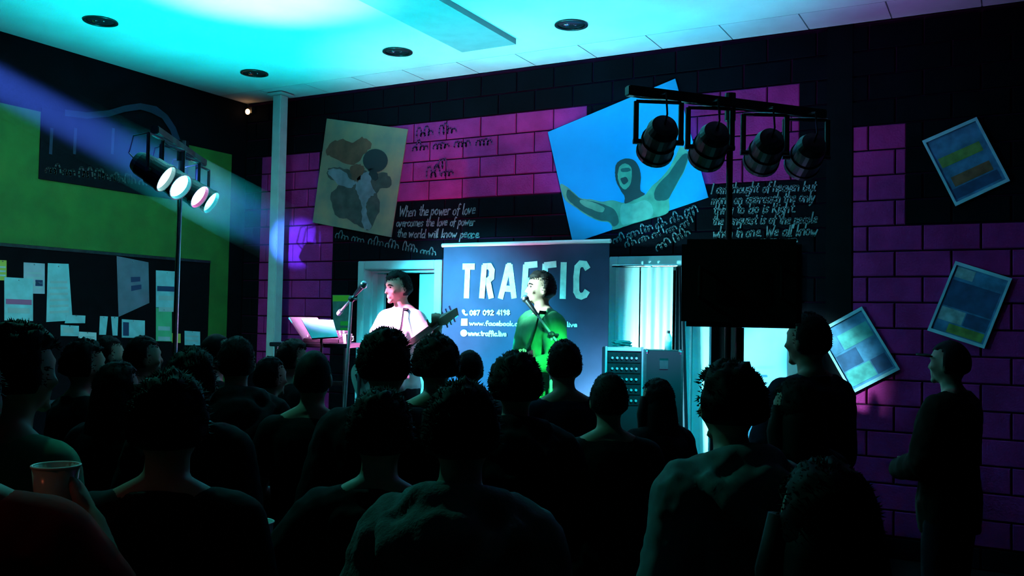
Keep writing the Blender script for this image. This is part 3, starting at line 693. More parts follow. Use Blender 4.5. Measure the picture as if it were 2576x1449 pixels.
lamp_stand(la, lb, 'T-bar lamp stand with four glowing lamps before the notice board', [
    (.03, (.745, .41, -.50), 'cyan_a', (.45, 1, 1), 12, P_L[0], V((-3.02, 5.68, 1.99)), 12, .5),
    (.33, (.82, .167, -.50), 'cyan_b', (.12, .85, 1), 12, P_L[1], V((-1.4, 7.5, 1.3)), 70, .7),
    (.72, (.78, .28, -.50), 'pink', (1, .25, .75), 12, P_L[2], V((-3.98, 5.7, 1.35)), 30, .7),
    (.99, (.77, .366, -.50), 'cyan_c', (.05, .8, 1), 12, P_L[3], V((-4.55, 7.4, 1.3)), 58, .8)])
ra = dep(1577, 227, 4.40); rb = dep(2074, 289, 4.83); ra.z = rb.z = zB
lamp_stand(ra, rb, 'dark T-bar lamp stand with four lamps aimed away, rising behind the loudspeaker', [
    (.15, (-.50, .76, -.42), 'r1', GR, 0, P_R[0], V((-2.75, 5.5, 1.3)), 24, .6),
    (.40, (-.48, .78, -.42), 'r2', (0, .8, 1), 0, P_R[1], V((-2.95, 7.4, .95)), 36, .8),
    (.68, (-.44, .80, -.38), 'r3', (.03, .5, 1), 0, P_R[2], back(1590, 410), 26, .4),
    (.90, (-.44, .80, -.38), 'r4', (1, .12, .55), 0, P_R[3], back(1180, 420), 34, .7)], drop=.21)

# floor lamps washing wall and ceiling; the pink and violet ones are added
def floor_wash(loc, tgt, power, col, cone, label):
    loc = V(loc); t = thing('floor_lamp', loc, label, 'stage light')
    MB().tube([loc + V((-.09, 0, .006)), loc + V((.09, 0, .006))], .006, 6).tube([loc + V((-.09, -.09, .006)), loc + V((-.09, .09, .006))], .006, 6).tube([loc + V((.09, -.09, .006)), loc + V((.09, .09, .006))], .006, 6).tube([loc + V((-.09, 0, .006)), loc + V((-.105, 0, .16))], .006, 6).tube([loc + V((.09, 0, .006)), loc + V((.105, 0, .16))], .006, 6).build('floor_bracket', M_TARN, t)
    ax = (V(tgt) - loc - V((0, 0, .16))).normalized(); c = loc + V((0, 0, .16))
    MB().tube([c - ax * .10, c - ax * .08, c + ax * .09], [.05, .085, .092], 20).build('housing', M_BLACK, t)
    MB().tube([c + ax * .0905, c + ax * .094], .08, 20).build('lens', lens_mat('wash', col, 20), t)
    spot('wash_beam', c + ax * .13, tgt, power, col, cone, .9, .08, t)
def pole_wash(x_, y_, z_, tgt, power, col, cone, label, blend=.7, z0=STAGE_Z):
    t = thing('uplight', V((x_, y_, z0)), label, 'stage light')
    MB().tube([(x_, y_, z0 + .001), (x_, y_, z0 + .02)], [.16, .15], 20).build('round_base', M_BLACK, t)
    MB().tube([(x_, y_, z0 + .02), (x_, y_, z_ - .10)], .014, 10).build('pole', M_BLACK, t)
    c = V((x_, y_, z_)); ax = (V(tgt) - c).normalized()
    MB().tube([c - ax * .10, c - ax * .08, c + ax * .09], [.05, .085, .092], 20).build('housing', M_BLACK, t)
    MB().tube([c + ax * .0905, c + ax * .094], .08, 20).build('lens', lens_mat('wash', (.1, .9, 1), 20), t)
    spot('wash_beam', c + ax * .13, tgt, power, col, cone, blend, .08, t)
pole_wash(-5.15, 5.15, .90, (-4.9, 5.25, CEIL_Z), P_CEIL, (0.0, 0.85, 0.95), 96, 'cyan uplight on a short pole near the steel post, washing the ceiling')
pole_wash(-3.42, 5.95, .88, (-3.0, 5.75, CEIL_Z), P_CEILB, (0.0, 0.80, 0.95), 78, 'cyan uplight on a short pole between guitarist and singer')
pole_wash(-5.6, 5.4, .90, (-4.75, 4.75, CEIL_Z), P_HOT, (0.35, 0.95, 1.0), 40, 'added narrow uplight on a pole, whitening the ceiling glow at left', 1.0)  # extra lamp, put in for the white core of the ceiling glow
floor_wash((-4.6, 6.3, STAGE_Z + .002), (-4.35, 7.45, 3.9), P_PINK, (1.0, 0.22, 0.62), 62, 'added pink floor lamp on the stage tinting the magenta wall and ceiling edge')  # added lamp, reddens the upper wall and the ceiling edge
floor_wash((-1.9, 5.35, STAGE_Z + .002), (-1.9, 6.1, CEIL_Z), P_CEIL2, (0.46, 0.25, 1.0), 76, 'added violet floor lamp on the stage right tinting the ceiling lavender')  # added lamp, turns the right-hand ceiling lavender
floor_wash((-3.06, 6.62, STAGE_Z + .002), (-2.90, 7.44, 1.0), P_CURT, (0.22, 0.92, 1.0), 100, 'cyan floor lamp behind the amplifier rack shining up the white curtain')

# blue beam crossing the hall from a hung spot outside the picture on the left, seen in the smoke
be = back(752, 612); bs = dep(-170, 122, 4.0); bs = bs - (be - bs).normalized() * 2.6
def hanging_spot(p, tgt, power, col, cone, blend, label, size=.02):
    t = thing('hanging_spot', p, label, 'stage light'); ax = (V(tgt) - p).normalized()
    MB().tube([p - ax * .2, p - ax * .17, p + ax * .05], [.04, .07, .075], 16).build('housing', M_BLACK, t)
    MB().tube([p - ax * .06 + V((0, 0, .06)), V((p.x - ax.x * .06, p.y - ax.y * .06, CEIL_Z))], .014, 8).build('drop_pole', M_BLACK, t)
    spot('hanging_beam', p + ax * .09, tgt, power, col, cone, blend, size, t)
    return ax
ax = hanging_spot(bs, be, P_BLUE, (.06, .16, 1.0), 4.2, .8, 'blue spotlight hung from the ceiling at the left')
hanging_spot(V((-4.6, 1.6, 3.5)), left(110, 700), P_BOARD, (.34, 1.0, .95), 62, .8, 'unseen pale fill spotlight hung from the ceiling, turned to the notice board', .05)  # fill lamp out of view, added to brighten board and green wall
hanging_spot(V((-3.5, 2.5, 3.6)), V((-1.0, 1.9, 1.2)), P_CROWD, (.08, 1.0, .75), 84, .8, 'teal spotlight hung from the ceiling above the crowd', .06)
hanging_spot(V((-2.6, -1.6, 3.3)), V((-1.75, 0.75, 1.25)), P_WARM, (1.0, .22, .10), 20, .9, 'dim red spotlight hung from the ceiling behind the crowd', .06)
hz = bpy.data.materials.new('stage_smoke'); hz.use_nodes = True; nt = hz.node_tree; nt.nodes.remove(nt.nodes['Principled BSDF'])
vs_ = nt.nodes.new('ShaderNodeVolumeScatter'); vs_.inputs['Density'].default_value = .06; vs_.inputs['Anisotropy'].default_value = 0.0; vs_.inputs['Color'].default_value = (.9, .95, 1, 1)
nt.links.new(vs_.outputs[0], nt.nodes['Material Output'].inputs['Volume'])
Lb = (be - bs).length - .28
hzo = MB().tube([bs + ax * 2.2, bs + ax * (Lb * .6), bs + ax * Lb], [.02 + 2.2 * .039, .02 + Lb * .6 * .039, .02 + Lb * .039], 24).build('stage_haze', hz)
tag(hzo, 'drifting smoke lit as a blue beam crossing the left wall', 'haze', kind='stuff')

# ------------------------------------------------------------------ loudspeaker on a pole
sc = dep(1862, 716, 3.6); ry = Matrix.Rotation(YAW - .235, 3, 'Z')
spk = thing('loudspeaker', V((sc.x, sc.y, sc.z - .17)), 'black loudspeaker cabinet on a pole, before the blue door', 'loudspeaker')
bw, bh, bd = .445, .338, .30
def sp(mb, name, m_, bevel=0): mb.v = [sc + ry @ p for p in mb.v]; return mb.build(name, m_, spk, bevel=bevel)
M_CAB = mat('black_cabinet_carpet', (0.006, 0.006, 0.007), 0.85, var=0.3, vscale=60)
cab = sp(MB().bbox(-bw / 2, bw / 2, -bd / 2, bd / 2, -bh / 2, bh / 2), 'cabinet', M_CAB, .02)
sp(MB().bbox(-.09, .09, -bd / 2 - .003, -bd / 2 + .01, -.07, .05), 'connector_plate', M_BLACKGLOSS)
for sx in (-1, 1):
    sp(MB().tube([(sx * .15, -bd / 2 - .002, -.06), (sx * .15, -bd / 2 - .02, -.05), (sx * .15, -bd / 2 - .02, .05), (sx * .15, -bd / 2 - .002, .06)], .008, 8), 'handle', M_BLACKGLOSS)
sp(MB().bbox(-bw / 2 + .02, bw / 2 - .02, bd / 2 - .002, bd / 2 + .008, -bh / 2 + .02, bh / 2 - .02), 'grille', M_BLACK)
sst = thing('speaker_stand', V((sc.x, sc.y, 0)), 'black tripod stand holding up the loudspeaker cabinet', 'stand')
MB().tube([(sc.x, sc.y, .2), (sc.x, sc.y, 1.15)], .021, 12).tube([(sc.x, sc.y, 1.1), (sc.x, sc.y, sc.z - bh / 2 - .001)], .0175, 12).build('pole', M_BLACK, sst)
MB().tube([(sc.x, sc.y, 1.08), (sc.x, sc.y, 1.18)], .03, 12).build('collar', M_BLACK, sst)
for k in range(3):
    a = k * 2.094 + .4; e = V((math.cos(a), math.sin(a), 0)) * .4
    MB().tube([V((sc.x, sc.y, .8)) + e * .05, V((sc.x, sc.y, .015)) + e], .012, 8).tube([V((sc.x, sc.y, .25)), V((sc.x, sc.y, .4)) + e * .55], .008, 6).build('leg', M_BLACK, sst)

# ------------------------------------------------------------------ stage gear
def mic_stand(base, top, mic, label, clip=True):
    base, top, mic = V(base), V(top), V(mic)
    t = thing('microphone_stand', base, label, 'microphone')
    MB().tube([base + V((0, 0, .02)), top], .011, 10).build('upright', M_POLE, t)
    for k in range(3):
        a = k * 2.094 + .5
        MB().tube([base + V((0, 0, .07)), base + V((math.cos(a) * .28, math.sin(a) * .28, .012))], .010, 8).build('leg', M_BLACK, t)
    d = (mic - top).normalized(); tail = top - d * .18
    MB().tube([tail, mic - d * .12], .008, 8).tube([tail, tail - d * .05], .017, 10).build('boom', M_POLE, t)
    MB().ell(top, (.024, .024, .024), nu=12, nv=8).tube([top, top + V((.05, 0, 0))], .009, 8).build('boom_clutch', M_BLACK, t)
    mc = MB().tube([mic - d * .15, mic - d * .02], [.012, .019], 12).build('microphone_body', M_BLACK, t)
    MB().ell(mic, (.026, .026, .028), nu=14, nv=10).build('microphone_grille', M_STEEL, mc, smooth=True)
    return t
b1 = dep(862, 800, 6.35); ms1 = mic_stand(V((b1.x, b1.y, STAGE_Z)), dep(884, 752, 6.35), dep(915, 716, 6.2), 'boom microphone stand at the keyboard corner left of the bare-armed guitarist')
# keyboard-corner table
tb = dep(822, 870, 6.7); M_TAB = mat('dark_table_top', (0.03, 0.03, 0.04), 0.4)
tt = thing('equipment_table', V((tb.x, tb.y, STAGE_Z)), 'dark equipment table loaded with small gear beside the steel post', 'table')
ryt = Matrix.Rotation(YAW * .7, 3, 'Z'); tz = dep(822, 862, 6.7).z
def loc(mb, org, R_): mb.v = [V(org) + R_ @ p for p in mb.v]; return mb
loc(MB().bbox(-.36, .24, -.2, .2, tz - .03, tz), (tb.x, tb.y, 0), ryt).build('table_top', M_TAB, tt, bevel=.004)
for sx in (-1, 1):
    for sy in (-1, 1):
        loc(MB().tube([(sx * .26 - .06, sy * .16, STAGE_Z), (sx * .26 - .06, sy * .16, tz - .03)], .014, 8), (tb.x, tb.y, 0), ryt).build('leg', M_STEEL, tt)
loc(MB().bbox(-.2, .2, -.17, -.15, tz - .3, tz - .27), (tb.x, tb.y, 0), ryt).build('cross_rail', M_STEEL, tt)
mx = thing('mixing_desk', V((tb.x, tb.y, tz)), 'small mixing desk with bright knobs on the equipment table', 'mixer')
loc(MB().add([(-.13, -.14, 0), (.14, -.14, 0), (.14, .12, 0), (-.13, .12, 0), (-.13, -.14, .03), (.14, -.14, .03), (.14, .12, .09), (-.13, .12, .09)], [(3, 2, 1, 0), (4, 5, 6, 7), (0, 1, 5, 4), (1, 2, 6, 5), (2, 3, 7, 6), (3, 0, 4, 7)]), (tb.x, tb.y, tz + .001), ryt).build('console', M_TARN, mx, bevel=.004)
M_KN = mat('pale_knob_plastic', (0.6, 0.65, 0.65), 0.4)
for i in range(8):
    for j in range(3):
        kx, ky = -.105 + i * .0315, -.10 + j * .07; kz = .03 + (ky + .14) * .06 / .26
        loc(MB().tube([(kx, ky, kz), (kx, ky, kz + .018)], .009, 8), (tb.x, tb.y, tz + .001), ryt).build('knob', M_KN, mx)
cupw = thing('white_cup', V((tb.x, tb.y, tz)) + ryt @ V((.19, -.1, 0)), 'small white cup at the right end of the equipment table', 'cup')
p = cupw.location.copy(); MB().tube([p + V((0, 0, .001)), p + V((0, 0, .07))], [.025, .036], 16).build('cup_body', M_WHITE, cupw); MB().tube([p + V((.03, 0, .055)), p + V((.055, 0, .05)), p + V((.055, 0, .025)), p + V((.029, 0, .018))], .005, 6).build('cup_handle', M_WHITE, cupw)
# open laptop: white edge leaning on the table's left
lpz = dep(770, 846, 6.9); lp = thing('laptop', lpz, 'open laptop with a pale screen edge leaning left at the keyboard corner', 'laptop')
e0, e1 = dep(764, 850, 6.68), dep(727, 796, 6.68); dz_ = tz + .024 - e0.z; e0.z += dz_; e1.z += dz_ * .3; lp.location = e0 - V((0, 0, .023))
bk = (V((.10, .20, 0)))
MB().prism([e0, e1, e1 + bk, e0 + bk], (e1 - e0).normalized().cross(bk).normalized(), .022).build('screen_lid', MATS['pale_stand_paint'], lp, bevel=.004)
MB().prism([e0, e0 + V((rt.x, rt.y, 0)) * .13, e0 + V((rt.x, rt.y, 0)) * .13 + bk, e0 + bk], V((0, 0, -1)), .022).build('keyboard_base', M_PALE, lp, bevel=.004)
# music stand with a sheet
mu = dep(800, 828, 6.45); mst = thing('music_stand', V((mu.x, mu.y, STAGE_Z)), 'music stand with a bright sheet tilted beside the microphone boom', 'music stand')
MB().tube([(mu.x, mu.y + .04, STAGE_Z + .03), (mu.x, mu.y + .04, mu.z - .02)], .010, 8).build('pole', M_BLACK, mst)
for k in range(3):
    a = k * 2.094; MB().tube([(mu.x, mu.y + .04, STAGE_Z + .12), (mu.x + math.cos(a) * .17, mu.y + .04 + math.sin(a) * .17, STAGE_Z + .012)], .008, 6).build('leg', M_BLACK, mst)
dk = [dep(758, 803, 6.5), dep(838, 806, 6.5), dep(850, 848, 6.35), dep(785, 852, 6.35)]
nn = (dk[1] - dk[0]).cross(dk[3] - dk[0]).normalized(); nn = nn if nn.y < 0 else -nn
MB().prism(dk, -nn, .008).build('desk', M_BLACK, mst); MB().prism([p + nn * .003 for p in dk], nn, .002).build('sheet', mat('pale_teal_sheet', (0.05, 0.48, 0.50), 0.6, var=0.1), mst)
# racks on the right
M_RACK = mat('rack_dark', (0.02, 0.02, 0.025), 0.5)
rk = dep(1562, 990, 6.6); rz = dep(1562, 874, 6.6).z
rr = thing('amplifier_rack', V((rk.x, rk.y, STAGE_Z)), 'amplifier rack with bright knobs and pale edges below the white curtain', 'amplifier')
ryr = Matrix.Rotation(YAW, 3, 'Z'); O = V((rk.x, rk.y, 0))
loc(MB().bbox(-.125, .125, -.15, .17, STAGE_Z + .001, rz), O, ryr).build('cabinet', M_RACK, rr, bevel=.006)
loc(MB().bbox(-.135, -.122, -.17, -.14, STAGE_Z + .001, rz + .01), O, ryr).build('edge_rail', M_WHITE, rr); loc(MB().bbox(.122, .135, -.17, -.14, STAGE_Z + .001, rz + .01), O, ryr).build('edge_rail', M_PALE, rr)
loc(MB().bbox(-.12, .12, -.168, -.15, rz - .02, rz + .006), O, ryr).build('top_rail', M_WHITE, rr)
for j in range(5):
    zc = rz - .07 - j * .075
    un = loc(MB().bbox(-.118, .118, -.162, -.15, zc - .034, zc + .034), O, ryr).build('rack_unit', M_TARN, rr, bevel=.003)
    for i in range(6): loc(MB().tube([(-.085 + i * .034, -.162, zc), (-.085 + i * .034, -.18, zc)], .009, 8), O, ryr).build('knob', M_KN, un)
fc = dep(1660, 1000, 6.55); O2 = V((fc.x, fc.y, 0)); fz = dep(1655, 880, 6.55).z
fcs = thing('flight_case', V((fc.x, fc.y, STAGE_Z)), 'upright black flight case with steel edges right of the amplifier rack', 'case')
loc(MB().bbox(-.13, .13, -.14, .14, STAGE_Z + .001, fz), O2, ryr).build('case_body', M_RACK, fcs, bevel=.004)
for sx in (-1, 1): loc(MB().bbox(sx * .13 - .008, sx * .13 + .008, -.148, -.13, STAGE_Z + .001, fz), O2, ryr).build('edge_angle', M_STEEL, fcs)
for zc in (fz - .1, fz - .35): loc(MB().bbox(-.03, .03, -.152, -.14, zc - .03, zc + .03), O2, ryr).build('butterfly_latch', M_STEEL, fcs)
for (sx, sz) in ((-1, 1), (1, 1)): loc(MB().ell((sx * .12, -.13, fz - .01), (.02, .02, .02), nu=10, nv=8), O2, ryr).build('ball_corner', M_STEEL, fcs)
bo = O2 + ryr @ V((.045, -.06, 0)); bo.z = fz
bb = thing('water_bottle', bo, 'clear bottle with dark cap standing on the flight case', 'bottle')
M_BOT = mat('bottle_plastic', (0.7, 0.8, 0.85), 0.15)
MB().tube([bo + V((0, 0, .001)), bo + V((0, 0, .09)), bo + V((0, 0, .12))], [.026, .026, .011], 14).build('bottle_body', M_BOT, bb, smooth=True); MB().tube([bo + V((0, 0, .12)), bo + V((0, 0, .14))], .012, 12).build('cap', M_BLACK, bb)
cb_ = O + ryr @ V((0, 0, 0)); cb_.z = rz
cab_ = thing('cable_coil', cb_, 'loose coil of cable lying on top of the amplifier rack', 'cable')
mb = MB(); pts = []
for i in range(60):
    a = i * .5; r_ = .06 + .012 * math.sin(i * 1.7); pts.append(cb_ + V((math.cos(a) * r_, math.sin(a) * r_, .012 + i * .0006)))
mb.tube(pts, .006, 6).build('cable', mat('teal_cable', (0.05, 0.25, 0.25), 0.5), cab_)

# ------------------------------------------------------------------ people
def remesh(mb, name, vox, smooth_it=4, fn=None):
    me = mb.mesh('tmp'); o = bpy.data.objects.new('tmp', me); C.objects.link(o)
    r = o.modifiers.new('r', 'REMESH'); r.mode = 'VOXEL'; r.voxel_size = vox; r.use_smooth_shade = True
    s = o.modifiers.new('s', 'SMOOTH'); s.iterations = smooth_it; s.factor = .5
    dg = bpy.context.evaluated_depsgraph_get(); dg.update()
    out = bpy.data.meshes.new_from_object(o.evaluated_get(dg)); out.name = name
    bpy.data.objects.remove(o); bpy.data.meshes.remove(me)
    if fn:
        n = [v.normal.copy() for v in out.vertices]
        for v, nn in zip(out.vertices, n): v.co = v.co + nn * fn(v.co)
    out.polygons.foreach_set('use_smooth', [True] * len(out.polygons)); out.update()
    return out

def hand(mb, w_, d, pn, curl=.35, spread=.16, side=1):
    # wrist w_, finger direction d, palm normal pn (towards which fingers curl), side: +1 thumb on d x pn side
    d = V(d).normalized(); pn = V(pn); pn = (pn - d * pn.dot(d)).normalized(); t = d.cross(pn) * side
    R_ = Matrix((t, d, pn)).transposed()
    mb.ell(w_ + d * .045, (.041, .052, .0155), R_, 14, 10)
    mb.tube([w_ - d * .03, w_ + d * .02], [.027, .026], 10, flat=.75, upv=pn)
    for i, L in enumerate((.078, .086, .080, .062)):
        o = (1.5 - i) * .0215; b = w_ + d * .082 + t * o; dd = (d + t * (o / .0215) * spread * .5).normalized(); pts = [b - d * .02, b]; c = b; a = 0
        for s, f in enumerate((.45, .32, .23)):
            a += curl * (1.0 if s else .7); q = dd * math.cos(a) + pn * math.sin(a); c = c + q * L * f; pts.append(c)
        mb.tube(pts, [.0095, .0095, .009, .0085, .0068], 8); mb.ell(pts[-1], (.0068,) * 3, None, 8, 6)
    b = w_ + d * .03 + t * .028; q = (d * .65 + t * .75).normalized(); q2 = (d * .85 + t * .35 + pn * .45).normalized()
    mb.tube([b - t * .012, b + q * .035, b + q * .035 + q2 * .04], [.015, .0125, .009], 8)
    mb.ell(b + q * .035 + q2 * .04, (.009,) * 3, None, 8, 6)

def head_rot(P):
    return Matrix.Rotation(P.get('yaw', 0), 3, 'Z') @ Matrix.Rotation(P.get('nod', 0), 3, 'X')
def hp(P, v):      # a point of the head (given for the upright head) after the head has turned
    piv = V((0, -.01, 1.52)); return piv + P.get('hoff', V((0, 0, 0))) + head_rot(P) @ (V(v) - piv)
BASE = dict(sh=[V((-.160, -.012, 1.405)), V((.160, -.012, 1.405))], el=[V((-.235, -.03, 1.13)), V((.235, -.03, 1.13))], wr=[V((-.25, .05, .88)), V((.25, .05, .88))],
            hd=[V((.05, .12, -1)), V((-.05, .12, -1))], hn=[V((1, 0, 0)), V((-1, 0, 0))], kn=[V((-.10, .02, .49)), V((.10, .02, .49))], an=[V((-.115, -.02, .085)), V((.115, -.02, .085))])
TORSO = [(0, 0, .84, .150, .105), (0, 0, .92, .172, .122), (0, 0, 1.0, .160, .110), (0, .004, 1.10, .148, .102), (0, .006, 1.22, .160, .112), (0, .006, 1.32, .172, .118), (0, -.004, 1.39, .165, .105), (0, -.012, 1.44, .115, .082), (0, -.016, 1.475, .066, .06)]
def body_mesh(P, name, vox=.009):
    mb = MB(); mb.loft(TORSO)
    for i in (0, 1):
        s, e, w_ = P['sh'][i], P['el'][i], P['wr'][i]
        mb.ell(s, (.064, .062, .062)); mb.tube([(0, -.028, 1.505), s.lerp(V((0, -.03, 1.48)), .45) + V((0, -.008, .010)), s], [.042, .050, .055], 12)
        mb.tube([s, s.lerp(e, .3), s.lerp(e, .7), e], [.056, .053, .045, .041], 14); mb.ell(e, (.042,) * 3)
        mb.tube([e, e.lerp(w_, .3), e.lerp(w_, .7), w_], [.041, .043, .034, .027], 14)
        hand(mb, w_, P['hd'][i], P['hn'][i], P.get('curl', [.3, .3])[i], side=P.get('side', [1, -1])[i])
        h_ = V((-.088 if i == 0 else .088, 0, .90)); k, a = P['kn'][i], P['an'][i]
        mb.tube([h_, h_.lerp(k, .4), h_.lerp(k, .85), k], [.088, .080, .060, .055], 16); mb.ell(k, (.056, .058, .06))
        mb.tube([k, k.lerp(a, .3) + V((0, -.012, 0)), k.lerp(a, .75), a], [.054, .058, .042, .037], 14)
        mb.ell(a + V((0, .07, -.045)), (.042, .125, .036)); mb.ell(a + V((0, -.01, -.03)), (.038, .045, .045))
    R_ = head_rot(P); q = lambda v: hp(P, v)
    mb.tube([(0, -.02, 1.42), (0, -.016, 1.48), q((0, 0, 1.56)), q((0, .005, 1.60))], [.066, .055, .051, .051], 16)
    def skull(p, d):
        z = d.z
        if z < 0:
            f = 1 - .30 * (-z) ** 1.5; p = V((p.x * f, p.y * (1 - .10 * (-z)), p.z))
            if d.y > 0: p.y += .012 * (-z)
        if d.y > .55 and abs(d.x) < .6: p.y *= .97
        if d.y > .5 and -.05 < z < .28 and .15 < abs(d.x) < .55: p.y -= .007
        return p
    mb.ell(q((0, .008, 1.637)), (.074, .094, .114), R_, 32, 24, skull)
    mb.ell(q((0, .094, 1.626)), (.011, .018, .021), R_); mb.ell(q((0, .107, 1.613)), (.014, .013, .010), R_); mb.tube([q((0, .085, 1.655)), q((0, .105, 1.615))], [.008, .011], 10)
    mb.ell(q((0, .088, 1.667)), (.045, .012, .009), R_); mb.ell(q((0, .092, 1.585)), (.022, .011, .0055), R_); mb.ell(q((0, .091, 1.574)), (.019, .011, .006), R_)
    mb.ell(q((0, .082, 1.545)), (.024, .020, .017), R_)
    for s in (-1, 1):
        mb.ell(q((s * .076, -.006, 1.625)), (.011, .020, .031), R_); mb.ell(q((s * .045, .070, 1.612)), (.022, .018, .016), R_)
    return remesh(mb, name, vox, 3)
def wr_noise(amp, sc):
    def f(co): return amp * noise.noise(V((co.x * sc, co.y * sc, co.z * sc * .55))) + amp * .5 * noise.noise(co * sc * 2.3)
    return f
def top_mesh(P, name, kind):
    mb = MB(); g = {'tee': .016, 'shirt': .022, 'hoodie': .036, 'jacket': .030}[kind]; lo = .80 if kind != 'jacket' else .76
    T = [(x_, y_, max(z_, lo) if i else lo, rx + g, ry + g) for i, (x_, y_, z_, rx, ry) in enumerate(TORSO[:-1])]
    mb.loft(T); mb.loft([(0, -.012, 1.42, .125 + g * .5, .09 + g * .5), (0, -.016, 1.47, .082, .075)])
    for i in (0, 1):
        s, e, w_ = P['sh'][i], P['el'][i], P['wr'][i]
        mb.ell(s, (.064 + g * .6,) * 3); mb.tube([(0, -.030, 1.445), s.lerp(V((0, -.03, 1.46)), .45) + V((0, -.008, .006)), s], [.046 + g * .4, .052 + g * .5, .060 + g * .6], 12)
        if kind == 'tee':
            mb.tube([s, s.lerp(e, .3), s.lerp(e, .62)], [.060 + g, .062 + g, .066 + g], 14)
        else:
            mb.tube([s, s.lerp(e, .4), e], [.058 + g, .054 + g, .046 + g], 14); mb.ell(e, (.046 + g,) * 3)
            mb.tube([e, e.lerp(w_, .5), w_.lerp(e, .04)], [.046 + g, .042 + g * .9, .034 + g * .6], 14)
    if kind in ('shirt', 'jacket'):      # collar
        mb.tube([(.078 * math.sin(a), -.012 - .070 * math.cos(a), 1.485 - .02 * (1 - math.cos(a)) * .8) for a in [-2.4 + 4.8 * i / 16 for i in range(17)]], .021, 8, flat=.55)
    if kind == 'hoodie':                 # hood lying on the back, rolled round the neck
        mb.tube([(.105 * math.sin(a), -.015 - .095 * math.cos(a), 1.495 - .040 * (1 - math.cos(a))) for a in [-2.5 + 5.0 * i / 18 for i in range(19)]], .050, 10)
        mb.tube([(-.155, -.09, 1.455), (-.125, -.165, 1.40), (-.06, -.21, 1.335), (0, -.22, 1.305), (.06, -.21, 1.335), (.125, -.165, 1.40), (.155, -.09, 1.455)], [.02, .03, .034, .036, .034, .03, .02], 10)
        mb.ell((0, -.140, 1.395), (.125, .070, .105), Matrix.Rotation(.35, 3, 'X'))
        mb.loft([(0, 0, .80, .185 + .04, .125 + .04), (0, 0, .85, .185 + .036, .125 + .036)])
    return remesh(mb, name, .012, 4, wr_noise({'tee': .004, 'shirt': .006, 'hoodie': .014, 'jacket': .010}[kind], 11))
def trouser_mesh(P, name):
    mb = MB(); mb.loft([(0, 0, .80, .165, .125), (0, 0, .90, .186, .136), (0, 0, 1.0, .170, .121)])
    for i in (0, 1):
        h_ = V((-.092 if i == 0 else .092, 0, .88)); k, a = P['kn'][i], P['an'][i]
        mb.tube([h_, h_.lerp(k, .5), k, k.lerp(a, .5), a.lerp(k, .06)], [.102, .092, .076, .070, .062], 14)
    return remesh(mb, name, .014, 3, wr_noise(.005, 9))
def shoe_mesh(P, i, name):
    a = P['an'][i]; mb = MB(); mb.ell(a + V((0, .065, -.043)), (.052, .148, .042)); mb.ell(a + V((0, -.01, -.01)), (.050, .056, .062)); mb.bbox(a.x - .046, a.x + .046, a.y - .07, a.y + .195, .001, .024)
    return remesh(mb, name, .009, 3)
